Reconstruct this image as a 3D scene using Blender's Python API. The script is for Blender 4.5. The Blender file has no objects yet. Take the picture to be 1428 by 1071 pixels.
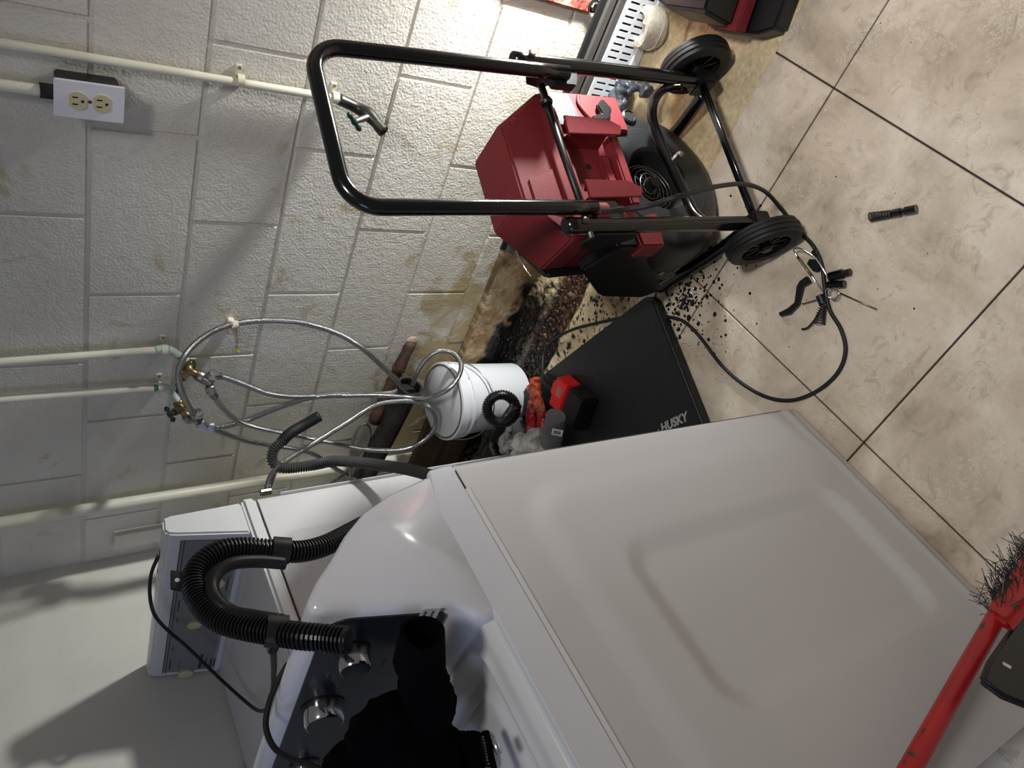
import bpy, bmesh, math, random
from mathutils import Vector, Matrix, noise
random.seed(7)
scene = bpy.context.scene
col = scene.collection

# ------------------------------------------------------------------ camera
FOC = 1028.63885
CAM = Vector((0.0, -1.5370551, 0.0))
RV = Vector((0.34791856, -0.47402347, -0.80885995))
UV = Vector((0.73495036, 0.67355038, -0.07859929))
FV = Vector((-0.58206584, 0.56712576, -0.5827244))
ZF = -1.4374
cd = bpy.data.cameras.new('camera'); cam = bpy.data.objects.new('camera', cd); col.objects.link(cam)
m = Matrix((RV, UV, -FV)).transposed().to_4x4(); m.translation = CAM
cam.matrix_world = m
cd.sensor_fit = 'HORIZONTAL'; cd.sensor_width = 36.0; cd.lens = FOC / 1428 * 36.0; cd.clip_start = 0.02
scene.camera = cam

# ------------------------------------------------------------------ light
scene.view_settings.view_transform = 'Standard'; scene.view_settings.look = 'None'
scene.view_settings.exposure = -0.12; scene.view_settings.gamma = 1.0
scene.view_settings.use_curve_mapping = False
w = bpy.data.worlds.new('world'); scene.world = w; w.use_nodes = True
bg = w.node_tree.nodes['Background']; bg.inputs[0].default_value = (1.0, 0.965, 0.925, 1); bg.inputs[1].default_value = 0.135

def area(name, loc, aim, size, power, color, sy=None):
    l = bpy.data.lights.new(name, 'AREA'); l.energy = power; l.color = color
    l.shape = 'RECTANGLE' if sy else 'DISK'; l.size = size
    if sy: l.size_y = sy
    o = bpy.data.objects.new(name, l); col.objects.link(o); o.location = loc
    o.rotation_euler = (Vector(aim) - Vector(loc)).to_track_quat('-Z', 'Y').to_euler()
    return o
wl = area('work_light', (0.05, -0.13, -1.12), (-2.18, -0.10, -0.80), 0.09, 10.5, (0.97, 1.0, 0.97)); wl.data.spread = math.radians(110)
cl = area('ceiling_lamp', (0.55, -1.35, 1.3), (0.1, -0.65, -1.4), 0.35, 11, (1.0, 0.965, 0.925), 0.25); cl.data.spread = math.radians(80)
area('window_daylight', (-1.3, -3.3, 0.9), (-1.1, -1.2, -0.5), 1.0, 10, (0.45, 0.60, 1.0), 0.8)

# ------------------------------------------------------------------ pixel helpers (photo frame 1428x1071)
def ray(px, py): return FV + RV * ((px - 714) / FOC) - UV * ((py - 535.5) / FOC)
def hit(px, py, ax, v):
    d = ray(px, py); return CAM + d * ((v - CAM[ax]) / d[ax])
def hitp(px, py, p0, n):
    d = ray(px, py); return CAM + d * ((p0 - CAM).dot(n) / d.dot(n))
X, Y, Z = 0, 1, 2

# ------------------------------------------------------------------ materials
def lin(c):
    return tuple((x / 12.92 if x <= 0.04045 else ((x + 0.055) / 1.055) ** 2.4) for x in [v / 255 for v in c])
def base(name):
    m = bpy.data.materials.new(name); m.use_nodes = True
    nt = m.node_tree; return m, nt, nt.nodes['Principled BSDF']
def N(nt, t, **kw):
    n = nt.nodes.new(t)
    for k, v in kw.items():
        if k.startswith('i_'): n.inputs[int(k[2:])].default_value = v
        elif k in n.inputs.keys() if False else False: pass
        else: setattr(n, k, v)
    return n
def mat(name, rgb, rough=0.5, metal=0.0, var=0.06, scale=8.0, bump=0.0, bscale=60.0, rgb2=None, coat=0.0, spots=None, detail=6, stretch=None, thr=(0.35, 0.7)):
    m, nt, b = base(name)
    L = nt.links
    tc = N(nt, 'ShaderNodeTexCoord'); vec = tc.outputs['Object']
    if stretch:
        mp = N(nt, 'ShaderNodeMapping'); mp.inputs['Scale'].default_value = stretch
        L.new(vec, mp.inputs[0]); vec = mp.outputs[0]
    no = N(nt, 'ShaderNodeTexNoise'); no.inputs['Scale'].default_value = scale; no.inputs['Detail'].default_value = detail
    L.new(vec, no.inputs['Vector'])
    cr = N(nt, 'ShaderNodeValToRGB'); cr.color_ramp.elements[0].position = thr[0]; cr.color_ramp.elements[1].position = thr[1]
    c = lin(rgb); c2 = lin(rgb2) if rgb2 else tuple(min(1, x * (1 - var * 3)) for x in c)
    cr.color_ramp.elements[0].color = (*c, 1); cr.color_ramp.elements[1].color = (*c2, 1)
    L.new(no.outputs[0], cr.inputs[0]); out = cr.outputs[0]
    if spots:
        sc, th, scol = spots
        n2 = N(nt, 'ShaderNodeTexNoise'); n2.inputs['Scale'].default_value = sc; n2.inputs['Detail'].default_value = 3
        L.new(tc.outputs['Object'], n2.inputs['Vector'])
        r2 = N(nt, 'ShaderNodeValToRGB'); r2.color_ramp.elements[0].position = th; r2.color_ramp.elements[1].position = th + 0.03
        L.new(n2.outputs[0], r2.inputs[0])
        mx = N(nt, 'ShaderNodeMix', data_type='RGBA'); L.new(r2.outputs[0], mx.inputs[0]); L.new(out, mx.inputs[6])
        mx.inputs[7].default_value = (*lin(scol), 1); out = mx.outputs[2]
    L.new(out, b.inputs['Base Color'])
    b.inputs['Roughness'].default_value = rough; b.inputs['Metallic'].default_value = metal
    if coat: b.inputs['Coat Weight'].default_value = coat; b.inputs['Coat Roughness'].default_value = 0.08
    if bump:
        nb = N(nt, 'ShaderNodeTexNoise'); nb.inputs['Scale'].default_value = bscale; nb.inputs['Detail'].default_value = 4
        L.new(vec, nb.inputs['Vector'])
        bp = N(nt, 'ShaderNodeBump'); bp.inputs['Strength'].default_value = 1.0; bp.inputs['Distance'].default_value = bump
        L.new(nb.outputs[0], bp.inputs['Height']); L.new(bp.outputs[0], b.inputs['Normal'])
    return m

def wall_mat():
    m, nt, b = base('painted_block'); L = nt.links
    ge = N(nt, 'ShaderNodeNewGeometry'); pos = ge.outputs['Position']
    n1 = N(nt, 'ShaderNodeTexNoise'); n1.inputs['Scale'].default_value = 5; n1.inputs['Detail'].default_value = 8; L.new(pos, n1.inputs[0])
    cr = N(nt, 'ShaderNodeValToRGB'); e = cr.color_ramp.elements
    e[0].position = 0.3; e[0].color = (*lin((216, 212, 203)), 1); e[1].position = 0.75; e[1].color = (*lin((203, 197, 186)), 1)
    L.new(n1.outputs[0], cr.inputs[0])
    # yellow damp stains low on the wall, around x -1.2
    sx = N(nt, 'ShaderNodeSeparateXYZ'); L.new(pos, sx.inputs[0])
    mz = N(nt, 'ShaderNodeMapRange'); mz.inputs[1].default_value = -1.29; mz.inputs[2].default_value = -0.95; mz.inputs[3].default_value = 1.0; mz.inputs[4].default_value = 0.0
    L.new(sx.outputs[2], mz.inputs[0])
    mx_ = N(nt, 'ShaderNodeMapRange'); mx_.inputs[1].default_value = -0.85; mx_.inputs[2].default_value = -1.25; L.new(sx.outputs[0], mx_.inputs[0])
    n2 = N(nt, 'ShaderNodeTexNoise'); n2.inputs['Scale'].default_value = 9; n2.inputs['Detail'].default_value = 9; n2.inputs['Distortion'].default_value = 0.8; L.new(pos, n2.inputs[0])
    a = N(nt, 'ShaderNodeMath', operation='MULTIPLY'); L.new(mz.outputs[0], a.inputs[0]); L.new(mx_.outputs[0], a.inputs[1])
    a2 = N(nt, 'ShaderNodeMath', operation='MULTIPLY_ADD'); L.new(a.outputs[0], a2.inputs[0]); a2.inputs[1].default_value = 0.34; L.new(n2.outputs[0], a2.inputs[2])
    r2 = N(nt, 'ShaderNodeValToRGB'); r2.color_ramp.elements[0].position = 0.62; r2.color_ramp.elements[1].position = 0.74
    L.new(a2.outputs[0], r2.inputs[0])
    mix = N(nt, 'ShaderNodeMix', data_type='RGBA'); L.new(r2.outputs[0], mix.inputs[0]); L.new(cr.outputs[0], mix.inputs[6]); mix.inputs[7].default_value = (*lin((176, 160, 124)), 1)
    # scattered brown smudges
    n3 = N(nt, 'ShaderNodeTexNoise'); n3.inputs['Scale'].default_value = 3.2; n3.inputs['Detail'].default_value = 12; n3.inputs['Roughness'].default_value = 0.72; L.new(pos, n3.inputs[0])
    r3 = N(nt, 'ShaderNodeValToRGB'); r3.color_ramp.elements[0].position = 0.62; r3.color_ramp.elements[1].position = 0.80; L.new(n3.outputs[0], r3.inputs[0])
    mix2 = N(nt, 'ShaderNodeMix', data_type='RGBA'); L.new(r3.outputs[0], mix2.inputs[0]); L.new(mix.outputs[2], mix2.inputs[6]); mix2.inputs[7].default_value = (*lin((140, 122, 98)), 1)
    L.new(mix2.outputs[2], b.inputs['Base Color'])
    b.inputs['Roughness'].default_value = 0.42
    nb = N(nt, 'ShaderNodeTexNoise'); nb.inputs['Scale'].default_value = 170; nb.inputs['Detail'].default_value = 3; L.new(pos, nb.inputs[0])
    nb2 = N(nt, 'ShaderNodeTexNoise'); nb2.inputs['Scale'].default_value = 45; nb2.inputs['Detail'].default_value = 4; L.new(pos, nb2.inputs[0])
    ad = N(nt, 'ShaderNodeMath', operation='ADD'); L.new(nb.outputs[0], ad.inputs[0]); L.new(nb2.outputs[0], ad.inputs[1])
    bp = N(nt, 'ShaderNodeBump'); bp.inputs['Strength'].default_value = 0.7; bp.inputs['Distance'].default_value = 0.0027
    L.new(ad.outputs[0], bp.inputs['Height']); L.new(bp.outputs[0], b.inputs['Normal'])
    return m

def tile_mat():
    m, nt, b = base('travertine_tile'); L = nt.links
    ge = N(nt, 'ShaderNodeNewGeometry'); pos = ge.outputs['Position']
    n1 = N(nt, 'ShaderNodeTexNoise'); n1.inputs['Scale'].default_value = 5.5; n1.inputs['Detail'].default_value = 10; n1.inputs['Roughness'].default_value = 0.62; n1.inputs['Distortion'].default_value = 0.5; L.new(pos, n1.inputs[0])
    cr = N(nt, 'ShaderNodeValToRGB'); e = cr.color_ramp.elements
    e[0].position = 0.30; e[0].color = (*lin((160, 146, 127)), 1); e[1].position = 0.72; e[1].color = (*lin((228, 218, 203)), 1)
    x = cr.color_ramp.elements.new(0.50); x.color = (*lin((202, 189, 170)), 1)
    L.new(n1.outputs[0], cr.inputs[0])
    # pale fossil-like flecks
    n2 = N(nt, 'ShaderNodeTexNoise'); n2.inputs['Scale'].default_value = 85; n2.inputs['Detail'].default_value = 3; n2.inputs['Distortion'].default_value = 2.0; L.new(pos, n2.inputs[0])
    n2b = N(nt, 'ShaderNodeTexNoise'); n2b.inputs['Scale'].default_value = 9; n2b.inputs['Detail'].default_value = 3; L.new(pos, n2b.inputs[0])
    mu = N(nt, 'ShaderNodeMath', operation='MULTIPLY'); L.new(n2.outputs[0], mu.inputs[0]); L.new(n2b.outputs[0], mu.inputs[1])
    r2 = N(nt, 'ShaderNodeValToRGB'); r2.color_ramp.elements[0].position = 0.30; r2.color_ramp.elements[1].position = 0.37; r2.color_ramp.elements[1].color = (0.38, 0.38, 0.38, 1); L.new(mu.outputs[0], r2.inputs[0])
    mix = N(nt, 'ShaderNodeMix', data_type='RGBA'); L.new(r2.outputs[0], mix.inputs[0]); L.new(cr.outputs[0], mix.inputs[6]); mix.inputs[7].default_value = (*lin((226, 218, 202)), 1)
    # brown veins and pits
    n3 = N(nt, 'ShaderNodeTexNoise'); n3.inputs['Scale'].default_value = 24; n3.inputs['Detail'].default_value = 9; n3.inputs['Roughness'].default_value = 0.7; n3.inputs['Distortion'].default_value = 1.2; L.new(pos, n3.inputs[0])
    r3 = N(nt, 'ShaderNodeValToRGB'); r3.color_ramp.elements[0].position = 0.54; r3.color_ramp.elements[1].position = 0.70; r3.color_ramp.elements[1].color = (0.5, 0.5, 0.5, 1); L.new(n3.outputs[0], r3.inputs[0])
    mix2 = N(nt, 'ShaderNodeMix', data_type='RGBA'); L.new(r3.outputs[0], mix2.inputs[0]); L.new(mix.outputs[2], mix2.inputs[6]); mix2.inputs[7].default_value = (*lin((128, 108, 88)), 1)
    L.new(mix2.outputs[2], b.inputs['Base Color']); b.inputs['Roughness'].default_value = 0.42
    bp = N(nt, 'ShaderNodeBump'); bp.inputs['Strength'].default_value = 0.5; bp.inputs['Distance'].default_value = 0.0015
    L.new(n3.outputs[0], bp.inputs['Height']); L.new(bp.outputs[0], b.inputs['Normal'])
    return m

def attr_mat(name, rough_from_alpha=True, bump=0.003):
    m, nt, b = base(name); L = nt.links
    at = N(nt, 'ShaderNodeAttribute', attribute_name='Col')
    ge = N(nt, 'ShaderNodeNewGeometry')
    nb = N(nt, 'ShaderNodeTexNoise'); nb.inputs['Scale'].default_value = 90; nb.inputs['Detail'].default_value = 6; L.new(ge.outputs['Position'], nb.inputs[0])
    mp = N(nt, 'ShaderNodeMapRange'); mp.inputs[1].default_value = 0.3; mp.inputs[2].default_value = 0.7; mp.inputs[3].default_value = 0.75; mp.inputs[4].default_value = 1.12; L.new(nb.outputs[0], mp.inputs[0])
    vm = N(nt, 'ShaderNodeVectorMath', operation='SCALE'); L.new(at.outputs['Color'], vm.inputs[0]); L.new(mp.outputs[0], vm.inputs['Scale'])
    L.new(vm.outputs[0], b.inputs['Base Color']); L.new(at.outputs['Alpha'], b.inputs['Roughness'])
    bp = N(nt, 'ShaderNodeBump'); bp.inputs['Distance'].default_value = bump; L.new(nb.outputs[0], bp.inputs['Height']); L.new(bp.outputs[0], b.inputs['Normal'])
    return m

def braid_mat():
    m, nt, b = base('braided_steel'); L = nt.links
    uv = N(nt, 'ShaderNodeUVMap')
    sp = N(nt, 'ShaderNodeSeparateXYZ'); L.new(uv.outputs[0], sp.inputs[0])
    def wave(su, sv):
        a = N(nt, 'ShaderNodeMath', operation='MULTIPLY'); a.inputs[1].default_value = su; L.new(sp.outputs[0], a.inputs[0])
        c = N(nt, 'ShaderNodeMath', operation='MULTIPLY_ADD'); c.inputs[1].default_value = sv; L.new(sp.outputs[1], c.inputs[0]); L.new(a.outputs[0], c.inputs[2])
        s = N(nt, 'ShaderNodeMath', operation='SINE'); L.new(c.outputs[0], s.inputs[0]); return s
    s1 = wave(6.2832 * 5, 900); s2 = wave(6.2832 * 5, -900)
    mx = N(nt, 'ShaderNodeMath', operation='MULTIPLY'); L.new(s1.outputs[0], mx.inputs[0]); L.new(s2.outputs[0], mx.inputs[1])
    cr = N(nt, 'ShaderNodeMapRange'); cr.inputs[1].default_value = -1; cr.inputs[2].default_value = 1; cr.inputs[3].default_value = 0.22; cr.inputs[4].default_value = 0.52; L.new(mx.outputs[0], cr.inputs[0])
    L.new(cr.outputs[0], b.inputs['Base Color']); b.inputs['Metallic'].default_value = 1.0; b.inputs['Roughness'].default_value = 0.28
    bp = N(nt, 'ShaderNodeBump'); bp.inputs['Distance'].default_value = 0.0006; L.new(mx.outputs[0], bp.inputs['Height']); L.new(bp.outputs[0], b.inputs['Normal'])
    return m

M = dict(
    block=wall_mat(), tile=tile_mat(), attr=attr_mat('wet_concrete'), braid=braid_mat(),
    mortar=None,
    plaster=mat('smooth_plaster', (222, 218, 208), 0.55, var=0.05, scale=3, bump=0.0015, bscale=30, spots=(5, 0.70, (188, 180, 160))),
    grout=mat('dark_grout', (62, 55, 52), 0.9),
    curb=mat('stained_concrete', (205, 186, 152), 0.8, scale=12, rgb2=(166, 138, 104), bump=0.006, bscale=40, spots=(26, 0.66, (96, 78, 60)), thr=(0.4, 0.65)),
    wood=mat('old_board', (92, 76, 58), 0.7, scale=5, rgb2=(58, 46, 36), bump=0.002, bscale=20, stretch=(1, 12, 12)),
    pipe=mat('painted_pipe', (224, 220, 204), 0.38, scale=10, rgb2=(206, 200, 178), bump=0.0006, bscale=50, spots=(38, 0.72, (52, 46, 40))),
    white_plate=mat('white_plastic', (226, 226, 232), 0.32, var=0.01),
    ivory=mat('ivory_plastic', (205, 195, 158), 0.35, var=0.02),
    black=mat('black_plastic', (16, 16, 18), 0.42, var=0.05),
    gloss_black=mat('black_paint_tube', (5, 5, 7), 0.2, var=0.0, coat=0.3),
    rubber=mat('black_rubber', (18, 18, 20), 0.6, var=0.05, bump=0.0004, bscale=120),
    matrub=mat('foam_rubber', (20, 21, 25), 0.52, var=0.1, scale=20, bump=0.0012, bscale=70),
    drum=mat('drum_plastic', (34, 35, 37), 0.42, var=0.06, scale=6),
    darkhole=mat('dark_recess', (6, 6, 7), 0.8),
    red=mat('red_plastic', (116, 25, 33), 0.6, var=0.04, bump=0.0003, bscale=200),
    bred=mat('bright_red_plastic', (214, 34, 32), 0.4, var=0.03),
    wred=mat('red_enamel', (176, 30, 38), 0.35, var=0.08, scale=20, spots=(45, 0.63, (70, 44, 34))),
    redpost=mat('rough_red_post', (150, 62, 52), 0.85, scale=25, rgb2=(204, 150, 132), bump=0.006, bscale=50),
    enamel=mat('white_enamel', (208, 207, 208), 0.3, var=0.01, scale=3, coat=0.2),
    enamel_side=mat('white_side_panel', (200, 198, 199), 0.5, var=0.012, scale=3),
    cap=mat('white_gloss_plastic', (208, 210, 218), 0.2, var=0.005, coat=0.4),
    panel=mat('slate_control_panel', (30, 34, 44), 0.22, var=0.05, scale=2),
    dpanel=mat('grey_control_panel', (122, 122, 122), 0.4, var=0.02),
    faint=mat('faint_print', (72, 76, 88), 0.5), print_dark=mat('dark_print', (40, 42, 50), 0.5), print_blue=mat('blue_print', (50, 54, 98), 0.5),
    print_white=mat('pale_print', (168, 168, 162), 0.6),
    label=mat('paper_label', (214, 218, 228), 0.5, var=0.01),
    chrome=mat('chrome', (205, 205, 210), 0.14, metal=1.0, var=0.0),
    steel=mat('brushed_steel', (150, 148, 144), 0.35, metal=1.0, scale=20),
    brass=mat('brass', (140, 124, 90), 0.38, metal=0.9, scale=30, rgb2=(92, 80, 56)),
    bronze=mat('dark_bronze', (84, 82, 78), 0.4, metal=0.8, scale=30, rgb2=(50, 48, 46)),
    green=mat('green_handle', (14, 48, 40), 0.35),
    verdigris=mat('verdigris', (196, 210, 196), 0.5, scale=40, rgb2=(60, 112, 100), thr=(0.56, 0.64)),
    abs=mat('black_drainpipe', (28, 24, 22), 0.4, scale=18, rgb2=(66, 52, 42), bump=0.0015, bscale=60, thr=(0.5, 0.75)),
    rust=mat('rusty_iron', (44, 32, 27), 0.7, scale=30, rgb2=(84, 50, 38), bump=0.003, bscale=60),
    ghose=mat('grey_drain_hose', (70, 70, 70), 0.45, var=0.05),
    bhose=mat('black_drain_hose', (12, 13, 17), 0.35, var=0.05),
    bucket=mat('white_bucket', (216, 218, 224), 0.35, var=0.01, spots=(60, 0.74, (90, 86, 84))),
    bucketlid=mat('grimy_lid', (112, 108, 96), 0.75, scale=14, rgb2=(90, 86, 76), spots=(30, 0.72, (60, 54, 48))),
    glove=mat('grey_leather', (200, 198, 194), 0.75, scale=16, rgb2=(96, 94, 92), bump=0.004, bscale=40),
    gloved=mat('grey_cuff', (104, 104, 106), 0.7, scale=12, rgb2=(76, 76, 78)),
    orange=mat('orange_glove', (206, 88, 54), 0.45, scale=14, rgb2=(110, 32, 28), bump=0.003, bscale=40),
    bglove=mat('black_nitrile', (42, 44, 50), 0.3, scale=20, rgb2=(84, 88, 98), bump=0.003, bscale=50),
    slot_white=mat('white_metal_trim', (228, 232, 238), 0.5, var=0.02),
    slot_grey=mat('grey_metal_trim', (112, 108, 106), 0.4, metal=0.5, var=0.05),
    tape=mat('off_white_tape', (214, 206, 190), 0.8, scale=40, rgb2=(182, 170, 150), bump=0.003, bscale=120),
    cloth=mat('black_fleece', (4, 4, 9), 1.0, var=0.1, scale=30, bump=0.002, bscale=120),
    bristle=mat('black_bristle', (26, 27, 30), 0.5),
    zinc=mat('grey_vent', (78, 80, 84), 0.5),
    mud=mat('black_mud', (16, 13, 12), 0.16, var=0.2, scale=60),
    chips=mat('rust_chips', (84, 56, 40), 0.55, scale=90, rgb2=(22, 16, 14), bump=0.002, bscale=200),
    chipl=mat('pale_chips', (150, 112, 74), 0.6, scale=90, rgb2=(90, 52, 36)),
)
M['mortar'] = M['block']
M['cloth'].node_tree.nodes['Principled BSDF'].inputs['Specular IOR Level'].default_value = 0.08

# ------------------------------------------------------------------ object helpers
def link(name, me, material, parent=None, smooth=False):
    o = bpy.data.objects.new(name, me)
    if material and not me.materials: me.materials.append(material)
    col.objects.link(o)
    if parent: o.parent = parent
    if smooth:
        me.polygons.foreach_set('use_smooth', [True] * len(me.polygons))
        if smooth != 'all':
            try:
                me.set_sharp_from_angle(angle=math.radians(35))
            except Exception: pass
    return o
def tag(o, label, cat, group=None):
    o['label'] = label; o['category'] = cat
    if group: o['group'] = group
    return o
def struct(o): o['kind'] = 'structure'; return o
def thing(name, label, cat, loc=(0, 0, 0), group=None):
    o = bpy.data.objects.new(name, None); col.objects.link(o); o.location = loc; o.empty_display_size = 0.05
    return tag(o, label, cat, group)
def par(o, p):
    """parent without moving: parts are modelled in world space"""
    o.parent = p; o.matrix_parent_inverse = Matrix.Translation(-Vector(p.location)) if p.type == 'EMPTY' else Matrix.Identity(4)
    return o

class MB:
    def __init__(s): s.v = []; s.f = []; s.uv = {}
    def add(s, vs, fs):
        o = len(s.v); s.v += [Vector(v) for v in vs]; s.f += [tuple(i + o for i in f) for f in fs]
    def build(s, name, material, parent=None, smooth=True, bevel=0, xf=None, segs=2):
        me = bpy.data.meshes.new(name)
        vs = [xf @ v for v in s.v] if xf else s.v
        me.from_pydata([tuple(v) for v in vs], [], s.f); me.update()
        bm = bmesh.new(); bm.from_mesh(me)
        bmesh.ops.recalc_face_normals(bm, faces=bm.faces)
        if bevel:
            ed = [e for e in bm.edges if len(e.link_faces) == 2 and e.calc_face_angle(0) > 0.5]
            bmesh.ops.bevel(bm, geom=ed, offset=bevel, segments=segs, affect='EDGES', clamp_overlap=True)
        bm.to_mesh(me); bm.free()
        o = link(name, me, material, None, smooth)
        if parent: par(o, parent)
        return o
    def box(s, a, b):
        (x0, y0, z0), (x1, y1, z1) = a, b
        s.add([(x0, y0, z0), (x1, y0, z0), (x1, y1, z0), (x0, y1, z0), (x0, y0, z1), (x1, y0, z1), (x1, y1, z1), (x0, y1, z1)],
              [(0, 3, 2, 1), (4, 5, 6, 7), (0, 1, 5, 4), (1, 2, 6, 5), (2, 3, 7, 6), (3, 0, 4, 7)]); return s
    def hexa(s, b4, t4):
        s.add(list(b4) + list(t4), [(0, 3, 2, 1), (4, 5, 6, 7), (0, 1, 5, 4), (1, 2, 6, 5), (2, 3, 7, 6), (3, 0, 4, 7)]); return s
    def prism(s, poly, vec):
        n = len(poly); vec = Vector(vec); P = [Vector(p) for p in poly]
        s.add(P + [p + vec for p in P], [tuple(range(n))[::-1], tuple(range(n, 2 * n))] + [(i, (i + 1) % n, n + (i + 1) % n, n + i) for i in range(n)]); return s
    def lathe(s, prof, c, axis, seg=32, ref=None, closed=False):
        a = Vector(axis).normalized(); c = Vector(c)
        u = a.orthogonal().normalized() if ref is None else (Vector(ref) - a * Vector(ref).dot(a)).normalized()
        v = a.cross(u); vs = []
        for (r, h) in prof:
            for k in range(seg):
                t = 2 * math.pi * k / seg; vs.append(c + a * h + (u * math.cos(t) + v * math.sin(t)) * max(r, 1e-5))
        fs = []; n = len(prof)
        for i in range(n if closed else n - 1):
            j = (i + 1) % n
            for k in range(seg):
                fs.append((i * seg + k, i * seg + (k + 1) % seg, j * seg + (k + 1) % seg, j * seg + k))
        if not closed:
            fs.append(tuple(range(seg))[::-1]); fs.append(tuple((n - 1) * seg + k for k in range(seg)))
        s.add(vs, fs); return s
    def cyl(s, a, b, r, seg=16, r2=None):
        a = Vector(a); b = Vector(b); d = b - a
        return s.lathe([(r, 0), (r if r2 is None else r2, d.length)], a, d, seg)

def catmull(P, n=10, closed=False):
    P = [Vector(p) for p in P]; out = []
    m = len(P); rng = range(m if closed else m - 1)
    for i in rng:
        if closed: p0, p1, p2, p3 = P[(i - 1) % m], P[i], P[(i + 1) % m], P[(i + 2) % m]
        else: p0, p1, p2, p3 = P[max(i - 1, 0)], P[i], P[i + 1], P[min(i + 2, m - 1)]
        for k in range(n):
            t = k / n
            out.append(0.5 * ((2 * p1) + (p2 - p0) * t + (2 * p0 - 5 * p1 + 4 * p2 - p3) * t * t + (3 * p1 - p0 - 3 * p2 + p3) * t ** 3))
    if not closed: out.append(P[-1])
    return out
def resample(P, step):
    out = [P[0].copy()]; acc = 0.0
    for a, b in zip(P, P[1:]):
        L = (b - a).length
        if L < 1e-9: continue
        t = step - acc
        while t <= L:
            out.append(a.lerp(b, t / L)); t += step
        acc = (acc + L) % step if t > L else acc
        acc = L - (t - step)
    return out
def tube(name, P, r, material, parent=None, seg=12, closed=False, rfun=None, caps=True, smooth='all'):
    """swept tube with parallel transport frames and UVs in metres; rfun(s, i) gives the radius"""
    n = len(P); vs = []; S = [0.0]
    for a, b in zip(P, P[1:]): S.append(S[-1] + (b - a).length)
    T = []
    for i in range(n):
        a = P[max(i - 1, 0)] if not closed else P[i - 1]; b = P[min(i + 1, n - 1)] if not closed else P[(i + 1) % n]
        T.append((b - a).normalized())
    u = T[0].orthogonal().normalized()
    for i in range(n):
        u = (u - T[i] * u.dot(T[i])).normalized(); v = T[i].cross(u)
        rr = rfun(S[i], i) if rfun else r
        for k in range(seg):
            t = 2 * math.pi * k / seg; vs.append(P[i] + (u * math.cos(t) + v * math.sin(t)) * rr)
    fs = []; uvs = []
    for i in range(n if closed else n - 1):
        j = (i + 1) % n
        for k in range(seg):
            k2 = (k + 1) % seg
            fs.append((i * seg + k, i * seg + k2, j * seg + k2, j * seg + k))
            uvs += [(k / seg, S[i]), ((k + 1) / seg, S[i]), ((k + 1) / seg, S[j] if j else S[i]), (k / seg, S[j] if j else S[i])]
    if caps and not closed:
        fs.append(tuple(range(seg))[::-1]); uvs += [(0, 0)] * seg
        fs.append(tuple((n - 1) * seg + k for k in range(seg))); uvs += [(0, 0)] * seg
    me = bpy.data.meshes.new(name); me.from_pydata([tuple(v) for v in vs], [], fs); me.update()
    ul = me.uv_layers.new(name='UVMap'); ul.data.foreach_set('uv', [c for p in uvs for c in p])
    o = link(name, me, material, None, smooth)
    if parent: par(o, parent)
    return o
def corrugated(name, P, r, pitch, depth, material, parent=None, seg=16):
    P = resample(P, pitch / 4)
    return tube(name, P, r, material, parent, seg, rfun=lambda s, i: r + (depth if i % 4 in (0, 1) else -depth), smooth=False)
def text_mesh(name, s, size, M4, material, parent=None, depth=0.0004, offset=0.0, shear=0.0):
    cu = bpy.data.curves.new(name, 'FONT'); cu.body = s; cu.size = size; cu.extrude = depth; cu.offset = offset; cu.shear = shear
    cu.align_x = 'LEFT'; cu.align_y = 'BOTTOM'; cu.resolution_u = 3
    t = bpy.data.objects.new(name, cu); col.objects.link(t)
    dg = bpy.context.evaluated_depsgraph_get(); me = bpy.data.meshes.new_from_object(t.evaluated_get(dg))
    bpy.data.objects.remove(t); me.transform(M4)
    o = link(name, me, material)
    if parent: par(o, parent)
    return o
def frame(o, x, y):
    x = Vector(x).normalized(); y = Vector(y); y = (y - x * y.dot(x)).normalized(); z = x.cross(y)
    m = Matrix((x, y, z)).transposed().to_4x4(); m.translation = Vector(o); return m
def smoothstep(a, b, x):
    t = max(0.0, min(1.0, (x - a) / (b - a))); return t * t * (3 - 2 * t)
def rrect(u, v, u0, u1, v0, v1, r):
    """signed distance to a rounded rectangle"""
    cu, cv = (u0 + u1) / 2, (v0 + v1) / 2; hu, hv = abs(u1 - u0) / 2 - r, abs(v1 - v0) / 2 - r
    dx, dy = abs(u - cu) - hu, abs(v - cv) - hv
    return math.hypot(max(dx, 0), max(dy, 0)) + min(max(dx, dy), 0) - r
def grid(name, nu, nv, fn, material, parent=None, thick=None):
    vs = [fn(i / nu, j / nv) for j in range(nv + 1) for i in range(nu + 1)]
    fs = [(j * (nu + 1) + i, j * (nu + 1) + i + 1, (j + 1) * (nu + 1) + i + 1, (j + 1) * (nu + 1) + i) for j in range(nv) for i in range(nu)]
    me = bpy.data.meshes.new(name); me.from_pydata([tuple(v) for v in vs], [], fs); me.update()
    o = link(name, me, material, None, 'all')
    if thick:
        md = o.modifiers.new('thick', 'SOLIDIFY'); md.thickness = thick; md.offset = -1
    if parent: par(o, parent)
    return o

# ================================================================== ROOM
XL = -2.18
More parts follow.
